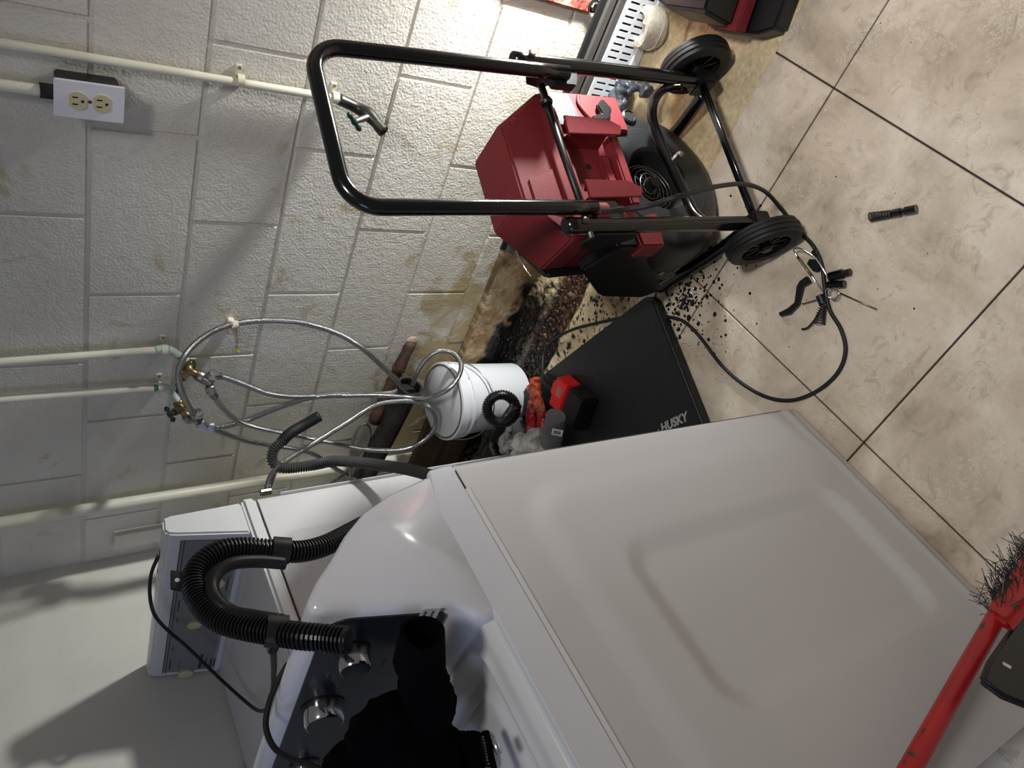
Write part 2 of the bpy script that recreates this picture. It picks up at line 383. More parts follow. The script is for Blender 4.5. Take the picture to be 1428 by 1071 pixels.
# back wall: recessed mortar slab + individual painted blocks
mb = MB(); mb.box((XL - 0.1, 0.0035, -1.30), (1.2, 0.12, 0.62)); wall = struct(mb.build('wall_back', M['block'], smooth=False))
bw, bh = 0.4064, 0.2032; J = 0.0075; Z0 = -0.2096
block_cache = {}
def block(x0, x1, z0, z1):
    w_, h_ = round(x1 - x0, 4), round(z1 - z0, 4)
    if w_ < 0.02: return
    if (w_, h_) not in block_cache:
        b = MB(); b.box((0, 0, 0), (w_, 0.03, h_)); o = b.build('block', M['block'], None, smooth=False, bevel=0.0022, segs=2)
        block_cache[(w_, h_)] = o
    else:
        o = block_cache[(w_, h_)].copy(); col.objects.link(o)
    o.parent = wall; o.location = (x0, random.uniform(-0.0008, 0.0008), z0)
for k in range(-4, 7):
    zt = Z0 - k * bh; zb = max(zt - bh, -1.29)
    if zt <= -1.28: break
    ph = 0.062 if k % 2 == 0 else 0.265
    n = -8
    while ph + n * bw < 1.2:
        for (lo, hi) in ((XL, -0.32), (-0.165, 1.2)):
            x0 = max(ph + n * bw + J / 2, lo); x1 = min(ph + (n + 1) * bw - J / 2, hi)
            if x1 > x0 + 0.02: block(x0, x1, zb + J / 2 if zb > -1.289 else zb, min(zt - J / 2, 0.62))
        n += 1
mb = MB(); mb.box((XL - 0.1, -3.2, ZF - 0.05), (XL, 0.01, 0.62)); struct(mb.build('wall_left', M['plaster'], smooth=False))
# foundation face under the block wall
def curbfn(u, v):
    x = XL + 0.002 + u * (0.6 - XL); t = v
    z = -1.288 + (ZF - 0.01 + 1.288) * max(0, (t - 0.12) / 0.88)
    y = -0.002 - 0.022 * min(1, t / 0.12) - 0.012 * max(0, (t - .12) / .88)
    nn = noise.noise(Vector((x * 9, z * 14, 3))) * 0.006 + noise.noise(Vector((x * 40, z * 40, 1))) * 0.0015
    return (x, y - abs(nn) * (1 if t > 0.05 else 0), z)
def colour(o, fn):
    ca = o.data.color_attributes.new('Col', 'FLOAT_COLOR', 'POINT')
    buf = []
    for v in o.data.vertices: buf += fn(v.co)
    ca.data.foreach_set('color', buf)
def nz(x, y, s, seed=0): return noise.fractal(Vector((x * s, y * s, seed)), 0.9, 2.0, 4)
CREAM = lin((214, 198, 162)); CREAM2 = lin((188, 166, 128)); TAR = lin((18, 16, 16)); RUST = lin((88, 58, 40)); DARKW = lin((46, 34, 28)); ORNG = lin((190, 152, 100))
def mixc(a, b, t): t = max(0, min(1, t)); return tuple(a[i] * (1 - t) + b[i] * t for i in range(3))
def tarmask(x, y, z=None):
    n = nz(x, y, 9, 5) * 0.5 + nz(x, y, 34, 9) * 0.25
    a = smoothstep(-1.04, -1.13, x + n * 0.10)
    b = smoothstep(0.03, -0.02, abs(y + 0.075) - 0.06 + n * 0.03)
    return a * b
def curbcol(c):
    x, y, z = c
    n = nz(x, z, 14, 2)
    cc = mixc(lin((206, 184, 148)), lin((158, 128, 92)), 0.5 + 1.1 * n)
    cr = smoothstep(0.045, 0.0, abs(nz(x * 1.6, z, 7, 8)))
    cc = mixc(cc, lin((92, 76, 58)), 0.55 * cr)
    top = 0.7 * smoothstep(-1.296, -1.289, z) * smoothstep(0.0, 0.5, nz(x, 0, 5, 3) + 0.4 * nz(x, 0, 60, 3) + 0.3 * smoothstep(-0.8, -1.1, x))
    cc = mixc(cc, TAR, top)
    n2 = nz(x, z, 22, 4)
    t = smoothstep(-1.385, -1.415, z + n2 * 0.03) * smoothstep(-1.02, -1.12, x)
    t = max(t, smoothstep(0.0, 1.0, smoothstep(-1.22, -1.30, x + n2 * 0.05) * smoothstep(-1.335, -1.38, z + n2 * 0.03)))
    cc = mixc(cc, TAR, t)
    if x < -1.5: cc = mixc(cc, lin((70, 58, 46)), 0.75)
    return [*cc, 0.8 - 0.6 * t]
cu = grid('trim_1', 420, 26, curbfn, M['attr']); colour(cu, curbcol); struct(cu)

# floor: base, tiles and the bare strip along the wall
mb = MB(); mb.box((XL - 0.1, -3.2, ZF - 0.09), (1.2, 0.1, ZF - 0.03)); floor = struct(mb.build('floor', M['grout'], smooth=False))
T = 0.508; TX0, TY0 = -0.2016, -0.5993; YE = -0.425
mb = MB(); mb.box((XL, -3.2, ZF - 0.031), (1.2, YE - 0.001, ZF - 0.006)); o = mb.build('grout_bed', M['grout'], smooth=False); o.parent = floor
tcache = {}
for i in range(-4, 3):
    for j in range(-5, 1):
        x0 = max(TX0 + i * T, XL); x1 = min(TX0 + (i + 1) * T, 1.2); y0 = TY0 + j * T; y1 = min(TY0 + (j + 1) * T, YE)
        if x1 - x0 < 0.03: continue
        g = 0.0019
        key = (round(x1 - x0, 3), round(y1 - y0, 3))
        if key not in tcache:
            b = MB(); b.box((g, g, -0.0061), (x1 - x0 - g, y1 - y0 - g, 0)); o = b.build('floor_tile', M['tile'], None, smooth=True, bevel=0.0012, segs=1); tcache[key] = o
        else:
            o = tcache[key].copy(); col.objects.link(o)
        o.parent = floor; o.location = (x0, y0, ZF + random.uniform(-0.0005, 0.0005))
# narrower strip of tile beside the washer is cut by the line through x=-0.71: covered by the grid itself
def stripfn(u, v):
    x = XL + u * (0.6 - XL); y = YE + v * (-0.02 - YE)
    z = ZF - 0.004 + noise.noise(Vector((x * 12, y * 12, 0))) * 0.002
    gr = smoothstep(-0.245, -0.23, y + nz(x, y, 6, 1) * 0.012) * smoothstep(-0.125, -0.15, y - nz(x, y, 6, 1) * 0.01) * smoothstep(-0.62, -0.8, x)
    z -= gr * 0.016; z += gr * abs(noise.fractal(Vector((x * 45, y * 45, 2)), 0.7, 2.0, 5)) * 0.020
    z += 0.006 * smoothstep(0.006, 0.0, abs(y + 0.143 - nz(x, 0, 5, 2) * 0.01)) * smoothstep(-0.7, -0.85, x)
    t = tarmask(x, y)
    z += t * (0.006 + abs(noise.fractal(Vector((x * 60, y * 60, 4)), 0.7, 2.0, 4)) * 0.012)
    return (x, y, z)
def stripcol(c):
    x, y, z = c
    n = nz(x, y, 11, 2); cc = mixc(CREAM, CREAM2, 0.5 + 0.9 * n)
    # grime smears spreading from under the machine
    d = math.hypot((x + 0.80) / 0.22, (y + 0.40) / 0.10); cc = mixc(cc, lin((122, 104, 76)), 0.9 * smoothstep(1.3, 0.2, d + nz(x, y, 18, 7) * 1.1))
    if x > -0.7:
        a = smoothstep(0.022, 0.006, abs(y + 0.245 - 0.02 * nz(x, y, 9, 6) - 0.0 - 0.18 * (x + 0.44))); cc = mixc(cc, ORNG, a * 0.8)
        a = smoothstep(0.010, 0.002, abs(y + 0.20 - 0.012 * nz(x, y, 12, 3) - 0.22 * (x + 0.44))); cc = mixc(cc, lin((120, 92, 62)), a * 0.7)
    gr = smoothstep(-0.25, -0.235, y + nz(x, y, 6, 1) * 0.012) * smoothstep(-0.12, -0.145, y - nz(x, y, 6, 1) * 0.01) * smoothstep(-0.62, -0.8, x)
    deb = mixc(RUST, DARKW, 0.5 + 1.4 * nz(x, y, 38, 1)); deb = mixc(deb, lin((168, 120, 84)), smoothstep(0.35, 0.6, nz(x, y, 70, 3)))
    deb = mixc(deb, TAR, smoothstep(-1.05, -1.25, x + 0.15 * nz(x, y, 20, 4)))
    cc = mixc(cc, deb, gr)
    t = tarmask(x, y); cc = mixc(cc, TAR, t)
    sp = smoothstep(0.42, 0.50, nz(x, y, 52, 11) + 0.16 * smoothstep(-0.7, -1.0, x) - 0.4 * smoothstep(-0.75, -0.55, x)) * (1 - gr)
    cc = mixc(cc, TAR, sp * smoothstep(-0.5, -0.7, x))
    return [*cc, 0.72 - 0.5 * max(t, gr * 0.55)]
st = grid('trim_2', 620, 96, stripfn, M['attr']); colour(st, stripcol); struct(st)
st['label'] = 'bare stained concrete strip between wall and tiles'

# mud splatter, rust debris (nobody could count)
mb = MB()
for q in range(900):
    r = abs(random.gauss(0, 0.10)); a = random.uniform(0, 2 * math.pi)
    cx, cy = -0.765 + r * 1.3 * math.cos(a), -0.555 + r * 1.0 * math.sin(a)
    if q > 700: cx, cy = random.uniform(-1.25, -0.75), random.uniform(-0.40, -0.26)
    if q > 840: cx, cy = random.uniform(-1.1, 0.0), random.uniform(-1.3, -0.5)
    if -0.86 > cx and cy < -0.48: continue
    s = random.choice([0.0014, 0.0018, 0.0022, 0.003, 0.0042, 0.0048]) * random.uniform(0.7, 1.3)
    if q > 840: s *= 0.5
    if random.random() < 0.03: s = 0.0075
    nn = 8; zz = ZF + 0.0006 if cy < YE else ZF - 0.003
    ring = [Vector((cx + s * random.uniform(.8, 1.15) * math.cos(2 * math.pi * k / nn), cy + s * random.uniform(.8, 1.15) * math.sin(2 * math.pi * k / nn), zz - 0.001)) for k in range(nn)]
    mb.add(ring + [Vector((cx, cy, zz + s * 0.35))], [(k, (k + 1) % nn, nn) for k in range(nn)])
o = mb.build('mud_splatter', M['mud'], smooth=True); o['kind'] = 'stuff'; tag(o, 'black mud drops splattered over tiles and bare concrete strip', 'mud')
for nm, mt, cnt, reg, lab in (('rust_debris', 'chips', 520, (-1.36, -0.78, -0.235, -0.145), 'rusty brown flakes and grit filling the groove by the wall'),
                         ('wet_sludge', 'mud', 260, (-1.38, -1.10, -0.12, -0.04), 'glossy black wet sludge clumps at the foot of the wall'),
                         ('pale_debris', 'chipl', 60, (-1.25, -0.80, -0.235, -0.15), 'pale brown chips lying among the rust flakes')):
    mb = MB()
    for q in range(cnt):
        c = Vector((random.uniform(reg[0], reg[1]), random.uniform(reg[2], reg[3]), ZF - 0.002 + random.uniform(0, 0.006)))
        s = random.uniform(0.003, 0.009) if nm != 'pale_debris' else random.uniform(0.003, 0.008)
        pts = [c + Vector((random.uniform(-s, s), random.uniform(-s, s), random.uniform(-s, s) * 0.5)) for k in range(4)]
        mb.add(pts, [(0, 1, 2), (0, 2, 3), (0, 3, 1), (1, 3, 2)])
    o = mb.build(nm, M[mt], smooth=False); o['kind'] = 'stuff'; tag(o, lab, 'debris')

# dark boards standing behind the bucket
for k, (z0, z1, dy) in enumerate(((ZF, -1.335, 0.0), (-1.333, -1.22, 0.004))):
    mb = MB(); mb.box((-2.17, -0.062 - dy, z0 + 0.001), (-1.60, -0.042 - dy, z1)); o = mb.build('board', M['wood'], bevel=0.002)
    tag(o, ['lower dark wooden board on edge behind the white bucket', 'upper dark wooden board on edge behind the white bucket'][k], 'board')
mb = MB(); mb.box((-2.0, -0.10, ZF), (-1.80, -0.085, -1.15)); 
# red post at the right end of the wall
t = thing('post', 'rough red painted post at the right end of the block wall', 'post', (-0.22, 0, -1.27))
mb = MB(); mb.box((-0.315, -0.012, -1.262), (-0.17, 0.003, 0.61)); o = mb.build('post_face', M['redpost'], t, bevel=0.004)
bc = hit(828, 8, Y, -0.012); b = MB(); b.lathe([(0.011, 0), (0.011, 0.006), (0.0085, 0.009)], bc, (0, -1, 0), 6); b.build('bolt', M['steel'], t, smooth=False)
b = MB(); b.lathe([(0.016, 0), (0.016, 0.002)], bc, (0, -1, 0), 20); b.build('washer_ring', M['bronze'], t)

# slotted metal trim
t = thing('slotted_trim', 'white slotted metal trim with grey rails along the foot of the wall', 'trim', (-0.4, -0.03, ZF))
mb = MB(); mb.box((-0.98, -0.046, -1.296), (0.12, -0.034, -1.278)); mb.build('rail', M['slot_grey'], t, bevel=0.001)
mb = MB(); mb.box((-0.98, -0.050, -1.322), (0.12, -0.034, -1.304)); mb.build('rail', M['slot_grey'], t, bevel=0.001)
mb = MB(); mb.box((-0.98, -0.034, -1.33), (0.12, -0.026, -1.262)); mb.build('channel', M['darkhole'], t)
# slotted face: build as strips between slots
xs0, xs1 = -0.98, 0.12; za, zb_ = -1.415, -1.322; rows = [(-1.365, -1.334), (-1.405, -1.374)]
slot_w, pitch = 0.0052, 0.0165; yb = -0.052
mb = MB()
for (a, b_) in ((za, rows[1][0]), (rows[1][1], rows[0][0]), (rows[0][1], zb_)): mb.box((xs0, yb, a), (xs1, yb + 0.002, b_))
xx = xs0
while xx < xs1 - pitch:
    for (a, b_) in rows: mb.box((xx, yb, a), (xx + pitch - slot_w, yb + 0.002, b_))
    xx += pitch
mb.build('slotted_face', M['slot_white'], t, smooth=False)
mb = MB(); mb.box((xs0, yb + 0.012, za), (xs1, yb + 0.014, zb_)); mb.build('backing', M['zinc'], t)
mb = MB(); mb.box((xs0, yb - 0.004, ZF - 0.002), (xs1, yb + 0.01, za + 0.001)); mb.build('foot_flange', M['slot_white'], t, bevel=0.001)

# ================================================================== WALL SERVICES
def strap(p, axis_z, parent, r):
    b = MB(); b.lathe([(r + 0.0005, -0.007), (r + 0.004, -0.007), (r + 0.004, 0.007), (r + 0.0005, 0.007)], p, axis_z, 20, closed=True)
    s = b.build('strap', M['pipe'], parent)
    x = p.x
    for sg in (-1, 1):
        q = MB(); q.box((x + sg * (r) - 0.004, -0.006, p.z - 0.007), (x + sg * (r + 0.016) , 0.0, p.z + 0.007)) if sg > 0 else q.box((x - r - 0.016, -0.006, p.z - 0.007), (x - r + 0.004, 0, p.z + 0.007))
        f = q.build('strap_ear', M['pipe'], parent, bevel=0.001)
        s2 = MB(); s2.lathe([(0.0035, 0), (0.003, 0.003)], (x + sg * (r + 0.010), -0.006, p.z), (0, -1, 0), 10); s2.build('screw', M['steel'], parent)
def wallpipe(label, px0, px1, y, r, straps=(), end_ext=0.0):
    a = hit(*px0, Y, y); b = hit(*px1, Y, y); d = (b - a).normalized(); a = a - d * 0.6
    t = thing('water_pipe', label, 'pipe', b)
    P = [a.lerp(b, k / 40) + Vector((0, 0, 0)) for k in range(41)]
    tube('pipe', P, r, M['pipe'], t, 14)
    for s in straps:
        strap(hit(*s, Y, y), (0, 0, 1), t, r)
    return t, b
t1, e1p = wallpipe('thin white painted pipe ending at the dark spigot', (0, 60), (478, 139), -0.022, 0.0085, ((335, 112), (467, 136)))
t2, e2p = wallpipe('short white painted conduit coming down into the outlet box', (0, 118), (64, 127), -0.022, 0.0105)
b = MB(); p = hit(66, 127, Y, -0.022); b.lathe([(0.0145, -0.012), (0.0145, 0.012)], p, (0, 0, 1), 8); b.build('locknut', M['bronze'], t2)
t3, e3p = wallpipe('right of the two white pipes feeding the brass washer valves', (0, 505), (235, 487), -0.03, 0.0095, ((229, 488),))
t4, e4p = wallpipe('left of the two white pipes feeding the brass washer valves', (0, 557), (232, 540), -0.03, 0.0095, ((224, 541),))
# thick corner pipe
t5 = thing('vent_pipe', 'thick white pipe running down beside the wall corner', 'pipe', (-1.87, -0.03, ZF))
tube('pipe', [Vector((-1.889 + 0.02 * k / 30, -0.032, 0.6 - k * 0.06)) for k in range(34)], 0.0165, M['pipe'], t5, 18)
# flat white plate
a0 = hit(160, 746, Y, -0.02); b = MB(); b.box((-2.115, -0.02, -0.62), (-2.045, 0.0, -0.29)); o = b.build('cover_strip', M['plaster'], bevel=0.002)
tag(o, 'flat white strip cover fixed low on the block wall behind the dryer', 'cover')

# outlet
pc = (hit(75, 113, Y, -0.05) + hit(172, 168, Y, -0.05)) / 2
t = thing('electrical_outlet', 'white double power outlet with ivory sockets on the block wall', 'outlet', pc)
W2, H2 = 0.036, 0.057; cx, cz = pc.x, pc.z
b = MB(); b.box((cx - W2, -0.052, cz - H2), (cx + W2, -0.047, cz + H2)); b.build('cover_plate', M['white_plate'], t, bevel=0.0018)
b = MB(); b.box((cx - 0.027, -0.047, cz - 0.05), (cx + 0.032, 0.0, cz + 0.052)); b.build('box', M['bronze'], t, bevel=0.003)
for s in (-1, 1):
    c = Vector((cx, -0.052, cz + s * 0.0195)); b = MB(); prof = []
    poly = []
    for k in range(24):
        a = 2 * math.pi * k / 24; x_, z_ = 0.0172 * math.cos(a), 0.0172 * math.sin(a); poly.append(Vector((c.x + x_, -0.0515, c.z + max(-0.0145, min(0.0145, z_)))))
    b.prism(poly, (0, -0.003, 0)); so = b.build('socket', M['ivory'], t, smooth=False)
    for sx_ in (-1, 1):
        b = MB(); b.box((c.x + sx_ * 0.0065 - 0.0012, -0.0549, c.z + 0.000), (c.x + sx_ * 0.0065 + 0.0012, -0.0542, c.z + 0.009)); b.build('slot', M['darkhole'], so)
    b = MB(); b.lathe([(0.0026, 0), (0.0026, 0.0008)], (c.x, -0.0542, c.z - 0.0075), (0, -1, 0), 12); b.build('ground_hole', M['darkhole'], so)
b = MB(); b.lathe([(0.0032, 0), (0.0026, 0.0015)], (cx, -0.052, cz), (0, -1, 0), 12); b.build('screw', M['rust'], t)

# handles
def wing(name, c, axis, span, parent, material, L=0.028, r=0.006):
    """two-lobed tap handle: span direction and stem axis"""
    s = Vector(span).normalized(); P = [Vector(c) + s * (L * k) for k in (-1, -0.75, -0.4, 0, 0.4, 0.75, 1)]
    R = [0.6, 1.15, 0.8, 1.3, 0.8, 1.15, 0.6]
    return tube(name, catmull(P, 4), r, material, parent, 10, rfun=lambda q, i: r * (R[min(6, i // 4)] * (1 - (i % 4) / 4) + R[min(6, i // 4 + 1)] * ((i % 4) / 4)))
# spigot
pe = e1p
t = thing('spigot', 'dark green handled hose spigot at the end of a thin white pipe', 'tap', pe)
A = hit(497, 150, Y, -0.03); Bc = hit(516, 162, Y, -0.055); C = hit(530, 178, Y, -0.085)
tube('body', catmull([pe + Vector((0, 0, 0.01)), A, Bc, C], 6), 0.011, M['bronze'], t, 14, rfun=lambda s, i: 0.0125 + 0.004 * math.exp(-((i - 11) / 3.0) ** 2))
b = MB(); d = (C - Bc).normalized(); b.lathe([(0.0085, 0.004), (0.0085, 0.012), (0.0135, 0.012), (0.0135, -0.006), (0.0085, -0.006)], C, d, 20); b.build('spout', M['bronze'], t)
b = MB(); b.lathe([(0.008, 0), (0.008, 0.0015)], C + d * 0.0115, d, 16); b.build('spout_opening', M['darkhole'], t)
Hd = hit(494, 170, Y, -0.09); b = MB(); b.cyl(Bc, Hd, 0.0085, 12, 0.006); b.build('stem', M['steel'], t)
wing('handle', Hd, (0, -1, 0), hit(508, 187, Y, -0.085) - hit(486, 155, Y, -0.095), t, M['green'], 0.028, 0.0058)

# brass washer valves
def valve(label, pipe_end, px_el, px_body, px_handle, px_out, hspan, ye, yb_, yh, yo):
    t = thing('water_valve', label, 'valve', pipe_end)
    E_ = hit(*px_el, Y, ye); B_ = hit(*px_body, Y, yb_); Hn = hit(*px_handle, Y, yh); O_ = hit(*px_out, Y, yo)
    tube('riser', catmull([pipe_end + Vector((0, 0, 0.03)), pipe_end, pipe_end.lerp(E_, 0.6), E_], 5), 0.0098, M['verdigris'], t, 14)
    tube('body', catmull([E_, E_.lerp(B_, 0.5), B_, B_.lerp(O_, 0.7)], 5), 0.013, M['brass'], t, 16, rfun=lambda s, i: 0.0125 + 0.003 * math.sin(i * 0.9))
    d = (Hn - B_).normalized(); b = MB(); b.cyl(B_, B_ + d * 0.03, 0.011, 6, 0.010); b.build('packing_nut', M['brass'], t, smooth=False)
    b = MB(); b.cyl(B_ + d * 0.02, Hn, 0.0055, 10); b.build('stem', M['brass'], t)
    wing('handle', Hn, d, hspan, t, M['green'], 0.029, 0.0062)
    d = (O_ - B_).normalized(); b = MB(); b.lathe([(0.0135, -0.012), (0.015, -0.008), (0.015, 0.008), (0.0125, 0.012)], O_, d, 14); b.build('outlet_nut', M['steel'], t, smooth=False)
    return t, O_
_, O1 = valve('upper brass valve with green handle feeding the braided hoses', e3p, (265, 507), (264, 516), (249, 536), (281, 526), hit(247, 548, Y, -.1) - hit(249, 520, Y, -.1), -0.035, -0.07, -0.10, -0.085)
_, O2 = valve('lower brass valve with green handle near the corner pipe', e4p, (250, 562), (252, 570), (237, 578), (264, 583), hit(244, 591, Y, -.1) - hit(229, 565, Y, -.1), -0.04, -0.07, -0.10, -0.085)
# splitters
def splitter(label, O_, ends):
    t = thing('hose_splitter', label, 'pipe fitting', O_)
    b = MB(); b.lathe([(0.012, -0.014), (0.014, -0.004), (0.014, 0.012), (0.011, 0.02)], O_.lerp(ends[0].lerp(ends[1], .5), 0.4), (ends[0].lerp(ends[1], .5) - O_), 16); b.build('body', M['steel'], t)
    for e in ends:
        b = MB(); m_ = O_.lerp(ends[0].lerp(ends[1], .5), 0.5); b.cyl(m_, e, 0.0085, 14); a_ = b.build('arm', M['bronze'], t)
        d = (e - m_).normalized(); b = MB(); b.lathe([(0.011, -0.010), (0.0135, -0.006), (0.0135, 0.008), (0.010, 0.013)], e, d, 12); b.build('coupling', M['chrome'], t, smooth=False)
S1a = hit(296, 523, Y, -0.10); S1b = hit(294, 543, Y, -0.11)
splitter('metal two-way hose splitter under the upper brass valve', O1, (S1a, S1b))
S2a = hit(276, 577, Y, -0.12); S2b = hit(285, 592, Y, -0.11)
splitter('chrome two-way hose splitter under the lower brass valve', O2, (S2a, S2b))
b = MB(); o = tube('tape_wrap', catmull([hit(278, 591, Y, -.11), hit(288, 597, Y, -.115), hit(299, 597, Y, -.12)], 4), 0.014, M['label'], None, 12); tag(o, 'pale blue tape wrapped round the lower hose coupling', 'tape')

def hose(label, pts, r, n=9, material='braid', ferr=True, name='braided_hose', cat='hose', group=None, seg=10):
    P = catmull([hit(x_, y_, Y, d) for (x_, y_, d) in pts], n)
    t = thing(name, label, cat, P[0], group)
    tube('hose', P, r, M[material], t, seg)
    if ferr:
        for a, b_ in ((P[0], P[2]), (P[-1], P[-3]))[:1 if ferr == 1 else 2]:
            d = (b_ - a).normalized(); b = MB(); b.lathe([(r * 1.15, -0.006), (r * 1.3, 0), (r * 1.3, 0.018), (r * 1.08, 0.022)], a, d, 14); b.build('ferrule', M['steel'], t)
    return t
hose('braided steel hose looping widest around the plastic wall clip', [(272, 580, -.12), (256, 553, -.13), (249, 520, -.13), (262, 490, -.11), (292, 465, -.07), (327, 452, -.04), (370, 447, -.04), (420, 450, -.05), (470, 465, -.06), (505, 486, -.08), (534, 512, -.09), (556, 535, -.10), (552, 546, -.11), (525, 550, -.12), (480, 550, -.12), (440, 553, -.12), (400, 564, -.12), (360, 580, -.12), (325, 592, -.12), (298, 597, -.12)], 0.0076)
hose('braided steel hose running from the upper splitter down into the black drainpipe', [(297, 523, -.10), (316, 527, -.10), (345, 538, -.11), (375, 549, -.12), (410, 553, -.12), (460, 552, -.12), (520, 551, -.13), (560, 553, -.14), (592, 555, -.19), (620, 546, -.23), (638, 528, -.22), (643, 508, -.18), (632, 493, -.14), (612, 490, -.115), (595, 501, -.11), (583, 518, -.11), (575, 538, -.11)], 0.0076, ferr=1)
hose('braided steel hose from the upper splitter that loops back by the bucket rim', [(295, 546, -.11), (304, 560, -.12), (318, 577, -.13), (336, 589, -.13), (366, 598, -.13), (410, 607, -.14), (455, 616, -.15), (505, 626, -.16), (550, 628, -.20), (580, 621, -.22), (602, 604, -.22), (608, 584, -.21), (598, 568, -.20), (577, 560, -.17), (552, 560, -.15), (522, 566, -.15), (480, 592, -.16), (440, 617, -.17), (403, 640, -.18), (385, 655, -.20), (375, 680, -.25)], 0.0076, ferr=1)
hose('straight braided steel hose from the lower splitter passing behind the grey drain hose', [(286, 593, -.11), (308, 603, -.11), (340, 614, -.11), (370, 620, -.11), (410, 626, -.10), (440, 635, -.09), (470, 655, -.09), (500, 672, -.12)], 0.0076, ferr=1)
hose('small loop of thin braided hose beside the black drainpipe', [(488, 668, -.12), (489, 640, -.10), (492, 615, -.09), (501, 596, -.08), (511, 592, -.08), (516, 602, -.08), (512, 622, -.08), (497, 645, -.09), (478, 662, -.12), (462, 674, -.16)], 0.0050, ferr=0)
hose('thin grey tube standing up at the back of the dryer', [(388, 650, -.25), (378, 662, -.29), (373, 676, -.33), (371, 690, -.355)], 0.0062, material='ghose', ferr=0, name='thin_tube', cat='tube')
b = MB(); c = hit(371, 686, Y, -.35); b.lathe([(0.010, -0.012), (0.010, 0.014)], c, (0, 0, 1), 10); o = b.build('tube_connector', M['steel']); tag(o, 'small grey connector on the thin tube behind the dryer', 'pipe fitting')
# clip
t = thing('wall_clip', 'clear plastic clip with yellow tip holding the braided hose to the wall', 'clip', hit(327, 453, Y, 0))
c = hit(327, 453, Y, -0.04); b = MB(); b.lathe([(0.0075, -0.009), (0.0105, -0.009), (0.0105, 0.009), (0.0075, 0.009)], c, hit(340, 451, Y, -.04) - hit(315, 456, Y, -.04), 16, closed=True); b.build('collar', M['tape'], t)
b = MB(); b.cyl(c, hit(330, 478, Y, -0.03), 0.006, 8, 0.004); b.build('neck', M['tape'], t)
b = MB(); b.box((c.x - 0.05, -0.02, c.z - 0.008), (c.x - 0.005, 0.0, c.z + 0.008)); b.build('base', M['tape'], t, bevel=0.002)
b = MB(); p = hit(329, 482, Y, -0.03); b.cyl(p, p + Vector((-0.012, -0.01, -0.004)), 0.005, 8, 0.004); b.build('tip', mat('yellow_plastic', (206, 186, 70), 0.4), t)

# drain hose with plain end hooked behind the dryer
P = catmull([hit(x_, y_, Y, d) for x_, y_, d in [(446, 580, -.16), (425, 592, -.16), (405, 604, -.17), (392, 617, -.18)]], 8)
t = thing('drain_hose', 'grey corrugated drain hose with a plain rubber end above the dryer', 'hose', P[-1])
tube('rubber_end', P, 0.0158, M['rubber'], t, 14)
P = catmull([hit(x_, y_, Y, d) for x_, y_, d in [(394, 615, -.18), (382, 627, -.19), (380, 642, -.21), (390, 652, -.23), (412, 652, -.25), (440, 648, -.27), (465, 643, -.30), (500, 645, -.35), (540, 650, -.42), (575, 656, -.50), (612, 668, -.58), (650, 690, -.66)]], 10)
corrugated('corrugated_tube', P, 0.0138, 0.0068, 0.0019, M['ghose'], t)

# drainpipes
t = thing('drainpipe', 'fat black drainpipe with open end where the braided hose goes in', 'pipe', hit(572, 540, Y, -.10))
E0 = hit(572, 538, Y, -.11); d = (hit(572, 538, Y, -.11) - hit(510, 660, Y, -.09)).normalized()
b = MB(); b.lathe([(0.036, -0.62), (0.036, -0.035), (0.041, -0.03), (0.041, 0.0), (0.034, 0.0), (0.034, -0.028)], E0, d, 28); b.build('pipe', M['abs'], t)
b = MB(); b.lathe([(0.033, -0.03), (0.033, -0.025)], E0, d, 28); b.build('inside', M['darkhole'], t)
t = thing('rusty_pipe', 'rusty stub pipe with a brass ring sticking from the stained wall', 'pipe', hit(575, 472, Y, 0))
A = hit(574, 476, Y, 0.0); Bp = hit(520, 590, Y, -.07)
P = [A.lerp(Bp, k / 14) for k in range(15)]; tube('pipe', P, 0.018, M['rust'], t, 14, rfun=lambda s, i: 0.018 + 0.002 * math.sin(i * 2.1))
b = MB(); b.lathe([(0.017, -0.006), (0.0215, -0.006), (0.0215, 0.006), (0.017, 0.006)], A.lerp(Bp, 0.33), Bp - A, 18, closed=True); b.build('ring', M['brass'], t)
b = MB(); b.lathe([(0.026, 0.0), (0.023, 0.004), (0.016, 0.008)], A + Vector((0, 0.004, 0)), (0, -1, 0), 12); b.build('plaster_collar', M['curb'], t)

# ================================================================== BUCKET
bc = hit(718, 548, Z, ZF); 
BT = Vector((-1.455, -0.165, 0)); 
t = thing('bucket', 'white plastic bucket with a grimy lid standing by the wall', 'bucket', (BT.x, BT.y, ZF))
zt = -1.160
b = MB(); b.lathe([(0.098, ZF + 0.002), (0.102, ZF + 0.006), (0.113, zt - 0.055), (0.120, zt - 0.053), (0.120, zt - 0.047), (0.115, zt - 0.045), (0.116, zt - 0.030), (0.123, zt - 0.028), (0.123, zt - 0.003), (0.118, zt)], (BT.x, BT.y, 0), (0, 0, 1), 56); b.build('pail', M['bucket'], t)
b = MB(); b.lathe([(0.1175, zt - 0.006), (0.1175, zt + 0.001), (0.112, zt + 0.002), (0.110, zt - 0.001)], (BT.x, BT.y, 0), (0, 0, 1), 56); b.build('lid', M['bucketlid'], t)
P = [Vector((BT.x + 0.127 * math.cos(a), BT.y + 0.127 * math.sin(a), zt - 0.05 - 0.06 * math.sin((a + 2.6) ))) for a in [(-2.6 + 3.14 * k / 24) for k in range(25)]]
tube('handle', P, 0.0022, M['steel'], t, 8)
